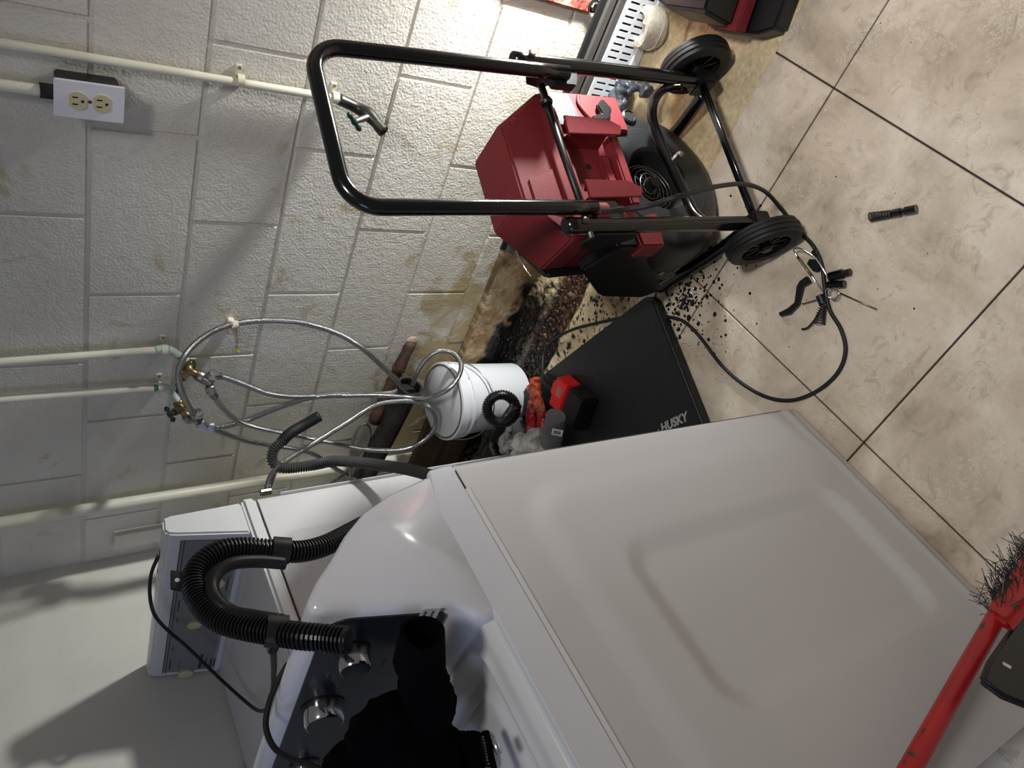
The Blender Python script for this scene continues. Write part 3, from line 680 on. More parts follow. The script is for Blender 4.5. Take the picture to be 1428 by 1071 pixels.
# faint writing-like smudges printed on the rim (illegible in the photo)
mb = MB()
for q in range(26):
    a = math.radians(random.uniform(20, 75)); z_ = zt - 0.012 - random.choice([0, 0.006]) 
    c = Vector((BT.x + 0.1236 * math.cos(a), BT.y + 0.1236 * math.sin(a), z_)); tg = Vector((-math.sin(a), math.cos(a), 0)); nn = Vector((math.cos(a), math.sin(a), 0))
    mb.hexa([c, c + tg * 0.003, c + tg * 0.003 + nn * 0.0004, c + nn * 0.0004], [p + Vector((0, 0, 0.0035)) for p in [c, c + tg * 0.003, c + tg * 0.003 + nn * 0.0004, c + nn * 0.0004]])
o = mb.build('rim_print', M['print_dark'], t); o['kind'] = 'stuff'
# corrugated ring
c = hit(699, 570, Z, ZF + 0.17); ax = (CAM - c).normalized(); u_ = ax.orthogonal().normalized(); 
fl = Vector((0.35, -0.75, 0.55)).normalized()
uu = Vector((0, 0, 1)) - fl * fl.z; uu.normalize(); vv = fl.cross(uu)
P = [c + (uu * math.cos(a) + vv * math.sin(a)) * 0.043 + fl * 0.014 * (a / 6.28) for a in [math.radians(-200 + 400 * k / 50) for k in range(51)]]
P += [hit(688, 612, Z, ZF + 0.15), hit(690, 630, Z, ZF + 0.11)]
t = thing('corrugated_hose', 'black corrugated hose curled in a ring beside the white bucket', 'hose', c)
corrugated('ring', catmull(P, 3), 0.0150, 0.0062, 0.0015, M['bhose'], t)
# dark slotted vent box
t = thing('vent_box', 'dark grey slotted plastic box lying below the corrugated ring', 'box', (-1.53, -0.33, ZF))
x0, y0 = -1.66, -0.40
b = MB(); b.box((x0, y0, ZF), (x0 + 0.20, y0 + 0.16, ZF + 0.095)); b.build('body', M['zinc'], t, bevel=0.004)
for k in range(15):
    b = MB(); b.box((x0 + 0.012 + k * 0.0122, y0 + 0.012, ZF + 0.0945), (x0 + 0.018 + k * 0.0122, y0 + 0.148, ZF + 0.0975)); b.build('slat', M['black'], t)

# ================================================================== FLOOR THINGS
# kneeling pad
t = thing('kneeling_pad', 'thick black foam kneeling pad lying beside the washer', 'mat', (-1.1, -0.6, ZF))
c0 = Vector((-0.800, -0.478, 0)); ux = Vector((-0.916, 0.401, 0)); uy = Vector((-0.401, -0.916, 0)).normalized(); ux.normalize(); uy = Vector((ux.y, -ux.x, 0)); uy = -uy if uy.y > 0 else uy
Lx, Ly, zt_ = 0.66, 0.42, ZF + 0.036
poly = []
def corner(cx_, cy_, a0):
    for k in range(6):
        a = math.radians(a0 + 90 * k / 5); poly.append((cx_ + 0.035 * math.cos(a), cy_ + 0.035 * math.sin(a)))
corner(Lx - 0.035, Ly - 0.035, 0); corner(0.035, Ly - 0.035, 90); corner(0.035, 0.035, 180); corner(Lx - 0.035, 0.035, 270)
zl = ZF + 0.002
b = MB(); b.prism([c0 + ux * p[0] + uy * p[1] + Vector((0, 0, zl)) for p in poly], (0, 0, zt_ - zl)); b.build('foam', M['matrub'], t, bevel=0.007, segs=3)
p1 = hit(924, 606, Z, zt_ + .0005); p2 = hit(967, 586, Z, zt_ + .0005)
xd = (p2 - p1).normalized(); yd = Vector((-xd.y, xd.x, 0))
if yd.dot(hit(920, 588, Z, zt_) - p1) < 0: yd = -yd
m4 = Matrix((xd, yd, xd.cross(yd))).transposed().to_4x4(); m4.translation = p1
text_mesh('lettering', 'HUSKY', 0.030, m4, M['print_white'], t, offset=0.0011, shear=0.25)
cc = p1 - xd * 0.026
b = MB(); b.prism([cc, cc + xd * 0.022, cc + xd * 0.018 + yd * 0.018, cc + xd * 0.012 + yd * 0.010, cc + xd * 0.006 + yd * 0.016], (0, 0, 0.0005)); b.build('emblem', M['print_white'], t)
# battery adapter on the pad
zp = zt_
t = thing('battery_adapter', 'red and black battery power adapter lying on the kneeling pad', 'battery', hit(800, 565, Z, zp))
def quad(pts, z): return [hit(x_, y_, Z, z) for x_, y_ in pts]
hb = 0.052
top = quad([(795, 540), (828, 570), (808, 603), (772, 578)], zp + hb)
# body axes from the photo
ax1 = (hit(826, 562, Z, zp + hb) - hit(790, 530, Z, zp + hb)); ax1.normalize(); ax2 = Vector((-ax1.y, ax1.x, 0)); 
if (hit(770, 590, Z, zp + hb) - hit(790, 530, Z, zp + hb)).dot(ax2) < 0: ax2 = -ax2
O_ = hit(789, 532, Z, zp + hb)
def bx(name, mt, u0, u1, v0, v1, z0, z1, taper=0.0, bev=0.004):
    bt = [O_ + ax1 * u + ax2 * v + Vector((0, 0, z0 - O_.z)) for u, v in ((u0, v0), (u1, v0), (u1, v1), (u0, v1))]
    tp = [O_ + ax1 * u + ax2 * v + Vector((0, 0, z1 - O_.z)) for u, v in ((u0 + taper, v0 + taper), (u1 - taper, v0 + taper), (u1 - taper, v1 - taper), (u0 + taper, v1 - taper))]
    b = MB(); b.hexa(bt, tp); return b.build(name, M[mt], t, bevel=bev)
bx('adapter_head', 'bred', -0.045, 0.018, 0.005, 0.105, zp + 0.001, zp + hb, 0.004)
bx('adapter_neck', 'bred', -0.065, -0.040, 0.030, 0.08, zp + 0.006, zp + hb - 0.012, 0.003)
bx('battery_case', 'black', 0.015, 0.098, 0.0, 0.115, zp + 0.001, zp + hb + 0.002, 0.006, 0.006)
for k in range(5): bx('print_line', 'print_white', -0.022 + k * 0.0044, -0.0205 + k * 0.0044, 0.028, 0.060, zp + hb + 0.0005, zp + hb + 0.0009, 0, 0)
# cord
pts = [(836, 296, X, -0.42), (862, 293, X, -0.42), (900, 288, X, -0.40), (950, 273, X, -0.36), (1000, 260, X, -0.36), (1040, 257, X, -0.38), (1068, 268, Z, ZF + 0.10), (1090, 292, Z, ZF + 0.03), (1112, 320, Z, ZF + 0.006), (1134, 343, Z, ZF + 0.006), (1146, 370, Z, ZF + 0.006), (1150, 400, Z, ZF + 0.006), (1157, 432, Z, ZF + 0.006), (1173, 460, Z, ZF + 0.006), (1179, 490, Z, ZF + 0.006), (1168, 520, Z, ZF + 0.006), (1140, 545, Z, ZF + 0.006), (1105, 558, Z, ZF + 0.006), (1070, 554, Z, ZF + 0.006), (1035, 535, Z, ZF + 0.006), (1005, 508, Z, ZF + 0.006), (980, 475, Z, ZF + 0.006), (962, 455, Z, ZF + 0.006), (943, 444, Z, ZF + 0.005), (905, 440, Z, ZF + 0.004), (868, 443, Z, ZF + 0.004), (830, 451, Z, ZF + 0.006), (795, 461, Z, ZF + 0.008), (770, 476, Z, ZF + 0.010), (758, 495, Z, ZF + 0.016), (757, 520, Z, ZF + 0.04), (762, 535, Z, zp + 0.03), (772, 545, Z, zp + 0.03)]
P = catmull([hit(a, b_, c_, d_) for a, b_, c_, d_ in pts], 8)
cord_path = P

# orange glove
def blob(name, parts, material, parent=None, res=0.008, seed=0, disp=0.004, freq=40, sub=2):
    """skin-like lumpy cloth: metaball-free union by tubes with noise"""
    mb = MB()
    obs = []
    for (P, R) in parts:
        Q = catmull(P, 5); n = len(Q); seg = 14
        vs = []; T_ = [(Q[min(i + 1, n - 1)] - Q[max(i - 1, 0)]).normalized() for i in range(n)]
        u = T_[0].orthogonal().normalized()
        for i in range(n):
            u = (u - T_[i] * u.dot(T_[i])).normalized(); v = T_[i].cross(u); f = i / (n - 1) * (len(R) - 1); k0 = min(int(f), len(R) - 2); rr = R[k0] * (1 - f + k0) + R[k0 + 1] * (f - k0)
            for k in range(seg):
                a = 2 * math.pi * k / seg; dr = (u * math.cos(a) + v * math.sin(a)); p = Q[i] + dr * rr
                p += dr * noise.fractal(p * freq + Vector((seed, 0, 0)), 0.8, 2.0, 3) * disp
                vs.append(p)
        c0_, c1_ = len(vs), len(vs) + 1; vs += [Q[0] - T_[0] * R[0] * 0.4, Q[-1] + T_[-1] * R[-1] * 0.4]
        fs = [(i * seg + k, i * seg + (k + 1) % seg, (i + 1) * seg + (k + 1) % seg, (i + 1) * seg + k) for i in range(n - 1) for k in range(seg)]
        fs += [(c0_, (k + 1) % seg, k) for k in range(seg)] + [(c1_, (n - 1) * seg + k, (n - 1) * seg + (k + 1) % seg) for k in range(seg)]
        mb.add(vs, fs)
    o = mb.build(name, M[material], parent, smooth='all'); o.data.polygons.foreach_set('use_smooth', [True] * len(o.data.polygons))
    md = o.modifiers.new('r', 'REMESH'); md.mode = 'VOXEL'; md.voxel_size = res; md.use_smooth_shade = True
    md2 = o.modifiers.new('s', 'SMOOTH'); md2.iterations = sub; md2.factor = 0.5
    tx = bpy.data.textures.new(name + '_folds', 'CLOUDS'); tx.noise_scale = 0.022; tx.noise_depth = 2
    md3 = o.modifiers.new('folds', 'DISPLACE'); md3.texture = tx; md3.strength = 0.010 if material != 'cloth' else 0.012; md3.mid_level = 0.5; md3.texture_coords = 'LOCAL'
    return o
def h3(x_, y_, z): return hit(x_, y_, Z, z)
t = thing('orange_glove', 'crumpled orange rubber glove hanging by the adapter cord', 'glove', h3(748, 570, ZF + .01))
blob('fingers', [([h3(745, 528, ZF + .07), h3(748, 545, ZF + .065), h3(757, 580, ZF + .06)], [0.013, 0.016, 0.014]), ([h3(738, 536, ZF + .06), h3(745, 552, ZF + .06), h3(745, 575, ZF + .055)], [0.010, 0.014, 0.012])], 'orange', t, 0.0026, 3, 0.012, 50, 1)
blob('cuff', [([h3(742, 560, ZF + .04), h3(742, 590, ZF + .035), h3(742, 615, ZF + .03)], [0.014, 0.020, 0.022]), ([h3(755, 575, ZF + .04), h3(757, 600, ZF + .035), h3(755, 620, ZF + .03)], [0.014, 0.018, 0.02])], 'wred', t, 0.004, 5, 0.006, 50)
# grey work gloves
t = thing('work_gloves', 'crumpled grey leather work gloves wedged behind the washer', 'gloves', h3(740, 610, ZF + .02))
g = ZF + 0.13
blob('glove', [([h3(703, 588, g), h3(702, 605, g), h3(706, 632, g - .02)], [0.012, 0.024, 0.018]), ([h3(722, 606, g), h3(728, 618, g), h3(726, 634, g - .01)], [0.018, 0.026, 0.022]), ([h3(738, 602, g), h3(748, 612, g), h3(752, 628, g - .01)], [0.016, 0.028, 0.026]), ([h3(708, 612, g - .02), h3(730, 622, g - .02), h3(765, 622, g - .02)], [0.02, 0.028, 0.026])], 'glove', t, 0.0030, 11, 0.016, 30, 1)
blob('finger', [([h3(712, 600, g + .01), h3(706, 583, g + .015)], [0.012, 0.007])], 'glove', t, 0.003, 12, 0.004, 50)
p0 = h3(777, 590, g + .02)
cuffA, cuffB = h3(776, 580, g + .03), h3(768, 618, g); b = MB()
ex = (cuffB - cuffA).normalized(); b.lathe([(0.027, 0), (0.030, 0.01), (0.031, (cuffB - cuffA).length), (0.028, (cuffB - cuffA).length), (0.025, 0.004)], cuffA, ex, 24)
o = b.build('cuff', M['gloved'], t)
for v in o.data.vertices:
    d_ = v.co - cuffA; 
    v.co += Vector((noise.noise(v.co * 30), noise.noise(v.co * 30 + Vector((5, 0, 0))), noise.noise(v.co * 30 + Vector((0, 7, 0))))) * 0.006
cm_ = cuffA.lerp(cuffB, .5); nr = (CAM - cm_).normalized(); nr = (nr - ex * nr.dot(ex)).normalized(); lp = hitp(777, 603, cm_ + nr * 0.036, nr)
m4 = frame(lp, ex, nr.cross(ex)); b = MB(); b.box((-0.012, -0.015, 0), (0.012, 0.015, 0.0008)); b.build('cuff_label', M['label'], t, xf=m4)
b = MB(); b.box((-0.007, -0.010, 0.0008), (0.007, 0.010, 0.0011)); b.build('label_print', M['dpanel'], t, xf=m4)
# crumpled black gloves by the trim
for nm, pts_, lab in ((0, [((842, 138), (858, 128), (880, 122)), ((848, 142), (862, 140), (870, 150)), ((885, 120), (898, 124), (905, 132)), ((858, 118), (862, 112)), ((876, 116), (872, 108))], 'crumpled black rubber glove between slotted trim and cable drum'),
                      (1, [((852, 2), (870, 6), (892, 8)), ((868, -6), (884, 0), (900, -2))], 'crumpled black rubber glove at the far end of the slotted trim')):
    t = thing('rubber_glove', lab, 'glove', h3(*pts_[0][1], ZF))
    blob('glove', [([h3(x_, y_, ZF + 0.035) for x_, y_ in p_], [0.012, 0.017]) for p_ in pts_], 'bglove', t, 0.003, 20 + nm, 0.012, 55, 1)
# tape roll
c = h3(905, 38, ZF + 0.028); ax_ = Vector((-0.25, 0.25, 1)).normalized()
t = thing('tape_roll', 'off white roll of mesh tape lying on the bare concrete', 'roll', (c.x, c.y, ZF))
b = MB(); b.lathe([(0.030, -0.026), (0.046, -0.026), (0.049, -0.015), (0.0485, 0.015), (0.046, 0.026), (0.032, 0.026)], c, ax_, 40, closed=True); b.build('roll', M['tape'], t)
P = catmull([c + ax_ * 0.0 + Vector((0.05 * math.cos(a), 0.05 * math.sin(a), -0.004 + 0.006 * math.sin(3 * a))) for a in [k * 0.5 for k in range(14)]], 4); tube('loose_strand', P, 0.002, M['tape'], t, 6)
b = MB(); b.cyl(c + ax_ * 0.0 + Vector((0.012, -0.01, 0)), c + ax_ * 0.03 + Vector((0.02, -0.015, 0.0)), 0.008, 12); b.build('core_end', M['tape'], t)

# red and black portable tool at the top right
def T3(x_, y_, z): return hit(x_, y_, Z, ZF + z)
t = thing('power_tool', 'black and red cordless power tool standing behind the far wheel', 'tool', T3(985, 20, 0))
pb = [(-0.20, -0.215), (-0.145, -0.43), (0.10, -0.36), (0.06, -0.12)]
def poly3(ps, z): return [Vector((x_, y_, z)) for x_, y_ in ps]
b = MB(); b.prism(poly3([(-0.225, -0.27), (-0.185, -0.395), (-0.16, -0.43), (0.02, -0.39), (0.05, -0.20), (-0.18, -0.19)], ZF + 0.001), (0, 0, 0.045)); b.build('base', M['black'], t, bevel=0.006)
b = MB(); b.prism(poly3([(-0.215, -0.29), (-0.195, -0.375), (0.0, -0.33), (0.02, -0.23), (-0.16, -0.22)], ZF + 0.055), (0, 0, 0.032)); b.build('red_band', M['red'], t, bevel=0.003)
b = MB(); b.prism([Vector((-0.195, -0.36, ZF + 0.087)), Vector((-0.225, -0.25, ZF + 0.087)), Vector((-0.215, -0.17, ZF + 0.10)), Vector((-0.17, -0.12, ZF + 0.11)), Vector((0.0, -0.12, ZF + 0.11)), Vector((0.02, -0.31, ZF + 0.087))], (0.01, 0.01, 0.085)); b.build('motor_housing', M['black'], t, bevel=0.008)
b = MB(); b.box((0, 0, 0), (0.04, 0.035, 0.003)); b.build('window', M['label'], t, xf=frame(T3(985, 18, 0.095), (0.5, -1, 0), (0.5, 0.5, 1)))

# shut-off auger heads
def spring(name, a, b_, r0, r1, turns, wire, material, parent):
    a = Vector(a); b_ = Vector(b_); d = (b_ - a); u = d.orthogonal().normalized(); v = d.normalized().cross(u); n = int(turns * 14)
    P = [a + d * (k / n) + (u * math.cos(2 * math.pi * turns * k / n) + v * math.sin(2 * math.pi * turns * k / n)) * (r0 + (r1 - r0) * k / n) for k in range(n + 1)]
    return tube(name, P, wire, M[material], parent, 6)
gz = ZF + 0.011
a, b_ = h3(1212, 303, gz), h3(1243, 298, gz)
t = thing('auger_head', 'single black spring auger head lying alone on the tiles', 'tool head', a)
spring('spring', a, b_, 0.0085, 0.0065, 8, 0.0015, 'bronze', t)
b = MB(); e_ = h3(1278, 291, gz); d = (e_ - b_); b.lathe([(0.005, 0), (0.0078, 0.003), (0.0078, d.length * .4), (0.005, d.length * .42), (0.005, d.length * .52), (0.0078, d.length * .55), (0.0078, d.length), (0.005, d.length)], b_, d, 16); b.build('coupler', M['gloss_black'], t)

t = thing('cutter_set', 'ring of assorted black drain cutter heads held by a steel wire on the tiles', 'tool set', h3(1145, 400, ZF))
P = catmull([h3(1148, 408, gz), h3(1132, 385, gz + .01), h3(1112, 358, gz + .015), h3(1107, 348, gz + .02), h3(1117, 347, gz + .02), h3(1135, 358, gz + .01), h3(1148, 376, gz + .005), h3(1157, 392, gz)], 8)
tube('wire_ring', P, 0.0017, M['chrome'], t, 8)
tube('sleeve', [P[8], P[11], P[14], P[16]], 0.0028, M['brass'], t, 8)
# hooked blade
b = MB(); b.prism([h3(x_, y_, gz - .003) for x_, y_ in [(1127, 385), (1133, 394), (1122, 400), (1116, 425), (1104, 438), (1090, 441), (1088, 436), (1100, 430), (1110, 422), (1113, 400), (1117, 392)]], (0, 0, 0.007)); b.build('hooked_blade', M['black'], t, bevel=0.001)
b = MB(); b.prism([h3(x_, y_, gz - .006) for x_, y_ in [(1131, 361), (1139, 362), (1146, 372), (1143, 379), (1136, 378), (1128, 368)]], (0, 0, 0.008)); b.build('pad_cutter', M['black'], t, bevel=0.001)
b = MB(); b.cyl(h3(1134, 354, gz), h3(1140, 352, gz), 0.007, 12); b.build('nut', M['bronze'], t)
b = MB(); b.cyl(h3(1157, 386, gz), h3(1175, 381, gz), 0.0095, 12); b.build('coupler', M['gloss_black'], t)
b = MB(); b.cyl(h3(1174, 382, gz), h3(1186, 379, gz), 0.007, 12); b.build('coupler', M['black'], t)
b = MB(); b.cyl(h3(1155, 397, gz), h3(1178, 396, gz), 0.0075, 12); b.build('coupler', M['gloss_black'], t)
spring('spring_cutter', h3(1148, 425, gz), h3(1142, 452, gz), 0.006, 0.012, 8, 0.0014, 'bronze', t)
b = MB(); b.cyl(h3(1143, 412, gz), h3(1148, 424, gz), 0.0085, 12); b.build('coupler', M['black'], t)
P = catmull([h3(1147, 428, gz), h3(1136, 446, gz), h3(1126, 457, gz), h3(1118, 459, gz)], 5); tube('hook', P, 0.0022, M['black'], t, 6)
tube('pin', [h3(1172, 409, gz), h3(1222, 431, gz)], 0.0016, M['steel'], t, 6)
tube('pin', [h3(1118, 424, gz), h3(1145, 416, gz)], 0.0013, M['bronze'], t, 6)
c = h3(1160, 408, gz)
for k in range(3): tube('ring', [c + Vector((0.012 * math.cos(a), 0.012 * math.sin(a) - k * 0.004, 0.004 * math.sin(a + k))) for a in [2 * math.pi * q / 20 for q in range(21)]], 0.0009, M['chrome'], t, 6)

# ================================================================== DRAIN CLEANING MACHINE
e1 = Vector((-0.45604, -0.88996, 0)); e3 = Vector((-0.0985, 0.05047, 0.99386)); e2 = Vector((-0.88449, 0.45323, -0.11068)); M0 = Vector((-0.3975, -0.506, -1.357))
e1.normalize(); e3.normalize(); e2 = (e2 - e1 * e2.dot(e1)); e2.normalize()
def W(x, d, z): return M0 + e1 * x + e2 * d + e3 * z
def L_(px, py, d):
    return hitp(px, py, M0 + e2 * d, e2)
mach = thing('drain_cleaning_machine', 'red and black wheeled drum drain cleaner with a tall black tube handle', 'drain cleaner', (M0.x, M0.y, ZF))
RT = 0.0145
pc_ = tube('power_cord', cord_path, 0.0043, M['rubber'], mach, 10)
sr_ = tube('strain_relief', cord_path[-14:], 0.0065, M['rubber'], None, 10, rfun=lambda s, i: 0.006 + 0.0012 * (i % 2)); sr_.parent = pc_
# outer rails: end up open at z=.49
zfl = -0.066
for sx_ in (-1, 1):
    x = 0.180 * sx_
    P = catmull([W(x, 0, 0.49), W(x, 0, 0.30), W(x, 0, 0.12), W(x, 0, 0.0)], 6)
    r_ = tube('rail', P, RT * 1.05, M['gloss_black'], mach, 18)
    b = MB(); b.lathe([(RT * 0.85, 0.0005), (RT * 0.85, 0.001)], W(x, 0, 0.49), e3, 18); b.build('tube_end', M['darkhole'], mach)
# handle (inner)
hx = 0.150
P = [W(-hx, -0.012, 0.36), W(-hx, -0.012, 0.5), W(-hx, -0.012, 0.7), W(-hx, -0.012, 0.80)]
def arc(cx_, cz_, r, a0, a1, n=8, d=-0.012): return [W(cx_ + r * math.cos(math.radians(a0 + (a1 - a0) * k / n)), d, cz_ + r * math.sin(math.radians(a0 + (a1 - a0) * k / n))) for k in range(n + 1)]
rr = 0.055; zt2 = 0.888
P = [W(-hx, -0.012, 0.38), W(-hx, -0.012, 0.6), W(-hx, -0.012, zt2 - rr - 0.01)] + arc(-hx + rr, zt2 - rr, rr, 180, 90) + [W(0, -0.012, zt2)] + arc(hx - rr, zt2 - rr, rr, 90, 0) + [W(hx, -0.012, zt2 - rr - 0.01), W(hx, -0.012, 0.6), W(hx, -0.012, 0.42)]
P2 = []
for a, b_ in zip(P, P[1:]): P2 += [a.lerp(b_, k / 3) for k in range(3)]
P2.append(P[-1])
tube('handle', P2, 0.0138, M['gloss_black'], mach, 18)
# clamp brackets between rail and handle
for sx_ in (-1, 1):
    b = MB(); p = [W(sx_ * 0.200, 0.0, 0.425), W(sx_ * 0.200, 0.03, 0.44), W(sx_ * 0.19, 0.07, 0.42), W(sx_ * 0.19, 0.08, 0.38), W(sx_ * 0.195, 0.03, 0.32), W(sx_ * 0.2, 0.0, 0.33)]
    b.prism(p, e1 * (-sx_ * 0.004)); br = b.build('side_bracket', M['black'], mach, bevel=0.001)
    b = MB(); b.prism([W(sx_ * 0.195, -0.004, 0.44), W(sx_ * 0.195, -0.004, 0.33), W(sx_ * 0.13, -0.004, 0.36), W(sx_ * 0.13, -0.004, 0.41)], e2 * 0.02); b.build('clamp', M['black'], mach, bevel=0.002)
    b = MB(); b.lathe([(0.007, -0.012), (0.007, 0.004), (0.004, 0.006)], W(sx_ * 0.18, -0.016, 0.455), -e2, 12); b.build('bolt', M['bronze'], mach)
    b = MB(); b.lathe([(0.005, 0), (0.005, 0.012)], W(sx_ * 0.194, 0, 0.44), e1 * sx_, 10); b.build('bolt', M['steel'], mach)
# cross rod
tube('cross_rod', [W(-0.165, 0.045, 0.405), W(0.0, 0.045, 0.405), W(0.16, 0.045, 0.400)], 0.0075, M['black'], mach, 12)
b = MB(); b.lathe([(0.011, -0.006), (0.013, 0), (0.011, 0.006)], W(-0.125, 0.045, 0.405), e1, 14); b.build('rod_collar', M['black'], mach)
# axle + wheels
tube('axle', [W(-0.23, 0.0, 0.0), W(0.23, 0.0, 0.0)], 0.0085, M['gloss_black'], mach, 14)
tube('axle_brace', [W(-0.19, -0.012, 0.012), W(0.19, -0.012, 0.012)], 0.006, M['gloss_black'], mach, 12)
for sx_ in (-1, 1):
    Rw = 0.080; c = W(sx_ * 0.222, 0.0, 0.0); ax_ = e1 * sx_
    b = MB(); b.lathe([(0.052, -0.019), (0.066, -0.021), (0.076, -0.017), (0.0775, -0.010), (0.0765, -0.009), (0.080, -0.007), (0.080, 0.000), (0.078, 0.001), (0.080, 0.003), (0.080, 0.010), (0.0765, 0.012), (0.0775, 0.013), (0.076, 0.018), (0.066, 0.022), (0.052, 0.019)], c, ax_, 48, closed=True)
    wh = b.build('wheel', M['rubber'], mach)
    b = MB(); b.lathe([(0.053, -0.012), (0.050, -0.014), (0.047, -0.004), (0.047, 0.004), (0.050, 0.015), (0.053, 0.013)], c, ax_, 40, closed=True); b.build('rim', M['black'], mach)
    b = MB(); b.lathe([(0.046, -0.002), (0.046, 0.002)], c, ax_, 32); b.build('web', M['black'], mach)
    b = MB(); b.lathe([(0.014, -0.022), (0.014, 0.020), (0.010, 0.024)], c, ax_, 20); b.build('hub', M['black'], mach)
    sp_ = MB(); u_ = e3; v_ = ax_.cross(u_)
    for k in range(10):
        a = 2 * math.pi * k / 10; dr = u_ * math.cos(a) + v_ * math.sin(a); tg = ax_.cross(dr)
        q0, q1 = c + dr * 0.013, c + dr * 0.048
        sp_.hexa([q0 - tg * .002 - ax_ * .010, q1 - tg * .002 - ax_ * .010, q1 + tg * .002 - ax_ * .010, q0 + tg * .002 - ax_ * .010], [q0 - tg * .002 + ax_ * .012, q1 - tg * .002 + ax_ * .012, q1 + tg * .002 + ax_ * .012, q0 + tg * .002 + ax_ * .012])
    sp_.build('spokes', M['black'], mach)
    b = MB(); b.prism([W(sx_ * 0.197, -0.022, -0.024), W(sx_ * 0.197, 0.03, -0.03), W(sx_ * 0.197, 0.03, 0.02), W(sx_ * 0.197, -0.022, 0.024)], e1 * (-sx_ * 0.036)); b.build('axle_block', M['black'], mach, bevel=0.004)
# base frame on the floor
def gz_(p, h): p = Vector(p); p.z = ZF + h; return p
Bs = W(0.165, 0.02, -0.02); As = W(-0.165, 0.02, -0.02)
cornB = gz_(W(0.155, 0.375, 0), 0.0145); cornA = gz_(W(-0.155, 0.375, 0), 0.0145)
PB = [Bs, Bs.lerp(cornB, 0.35) + Vector((0, 0, -0.02)), Bs.lerp(cornB, 0.75) + Vector((0, 0, -0.008)), cornB.lerp(Bs, 0.06), cornB.lerp(cornA, 0.12), cornB.lerp(cornA, 0.5), cornA.lerp(cornB, 0.12), cornA.lerp(As, 0.06), As.lerp(cornA, 0.75) + Vector((0, 0, -0.008)), As.lerp(cornA, 0.35) + Vector((0, 0, -0.02)), As]
for p in PB: p.z = max(p.z, ZF + 0.0145)
tube('base_frame', catmull(PB, 8), 0.0145, M['gloss_black'], mach, 18)
# hoop in front of the drum
hp = [(952, 119, 0.0), (928, 122, 0.025), (912, 140, 0.05), (910, 168, 0.06), (922, 202, 0.06), (940, 240, 0.055), (957, 275, 0.05), (967, 296, 0.04), (982, 309, 0.02), (1003, 313, 0.0)]
P = catmull([L_(*p_) for p_ in hp], 6); tube('drum_guard', P, 0.0112, M['gloss_black'], mach, 14)
b = MB(); c = L_(947, 217, 0.035); b.lathe([(0.008, -0.012), (0.008, 0.006), (0.005, 0.01)], c, -e2, 6); b.build('guard_bolt', M['steel'], mach, smooth=False)

# drum
dc0 = W(0.0, 0.028, 0.112); RD = 0.187
prof = [(0.075, 0.088), (0.080, 0.080), (0.105, 0.078), (0.128, 0.080), (0.132, 0.084), (0.150, 0.084), (0.170, 0.092), (0.183, 0.108), (0.187, 0.13), (0.187, 0.165), (0.181, 0.169), (0.181, 0.176), (0.187, 0.180), (0.187, 0.215), (0.180, 0.219), (0.180, 0.226), (0.186, 0.230), (0.184, 0.262), (0.172, 0.278), (0.12, 0.285), (0.0, 0.285)]
prof_in = [(0.075, 0.088), (0.072, 0.10), (0.072, 0.19), (0.0, 0.19)]
b = MB(); b.lathe(prof, dc0, e2, 72, ref=e1); b.f.remove(b.f[-2]); drum = b.build('drum', M['drum'], mach)
b = MB(); b.lathe(prof_in, dc0, e2, 48, ref=e1); b.f.remove(b.f[-2]); b.build('drum_hole', M['darkhole'], mach)
# spiral of cable/wire grille in the hole
for k, r in enumerate((0.020, 0.030, 0.040, 0.050, 0.060)):
    tube('cable_coil', [dc0 + e2 * (0.112 + 0.002 * k) + (e1 * math.cos(a) + e3 * math.sin(a)) * (r + 0.004 * math.sin(a * 2 + k)) for a in [2 * math.pi * q / 30 for q in range(31)]], 0.0012, M['steel'], mach, 6)
for k in range(14):
    a0 = 2 * math.pi * k / 14
    P = [dc0 + e2 * (0.108 + 0.004 * q) + (e1 * math.cos(a0 + q * 0.22) + e3 * math.sin(a0 + q * 0.22)) * (0.010 + q * 0.0105) for q in range(7)]
    tube('grille_wire', catmull(P, 3), 0.001, M['bronze'], mach, 5)
b = MB(); b.lathe([(0.012, 0.095), (0.012, 0.19)], dc0, e2, 16); b.build('spindle', M['black'], mach)
# hand-hole in drum face
ch = L_(877, 163, 0.110)
b = MB(); b.lathe([(0.011, -0.006), (0.018, -0.006), (0.019, 0.002), (0.015, 0.005), (0.011, 0.0)], ch, -e2, 24, closed=True); o = b.build('latch_ring', M['black'], mach)
b = MB(); b.lathe([(0.0135, 0), (0.0135, 0.002)], ch, -e2, 20); b.build('latch_hole', M['darkhole'], mach)
# black rear housing beside the drum
b = MB(); b.prism([W(0.195, 0.06, 0.33), W(0.195, 0.16, 0.36), W(0.195, 0.30, 0.22), W(0.195, 0.325, 0.08), W(0.195, 0.29, 0.04), W(0.195, 0.25, 0.08), W(0.195, 0.14, 0.20), W(0.195, 0.06, 0.24)], e1 * -0.03); b.build('side_guard', M['black'], mach, bevel=0.006)
b = MB(); b.box((0, 0, 0), (0.012, 0.008, 0.001)); b.build('yellow_mark', mat('yellow_mark', (176, 168, 92), 0.5), mach, xf=frame(W(0.189, 0.2, 0.1), e2, e3))

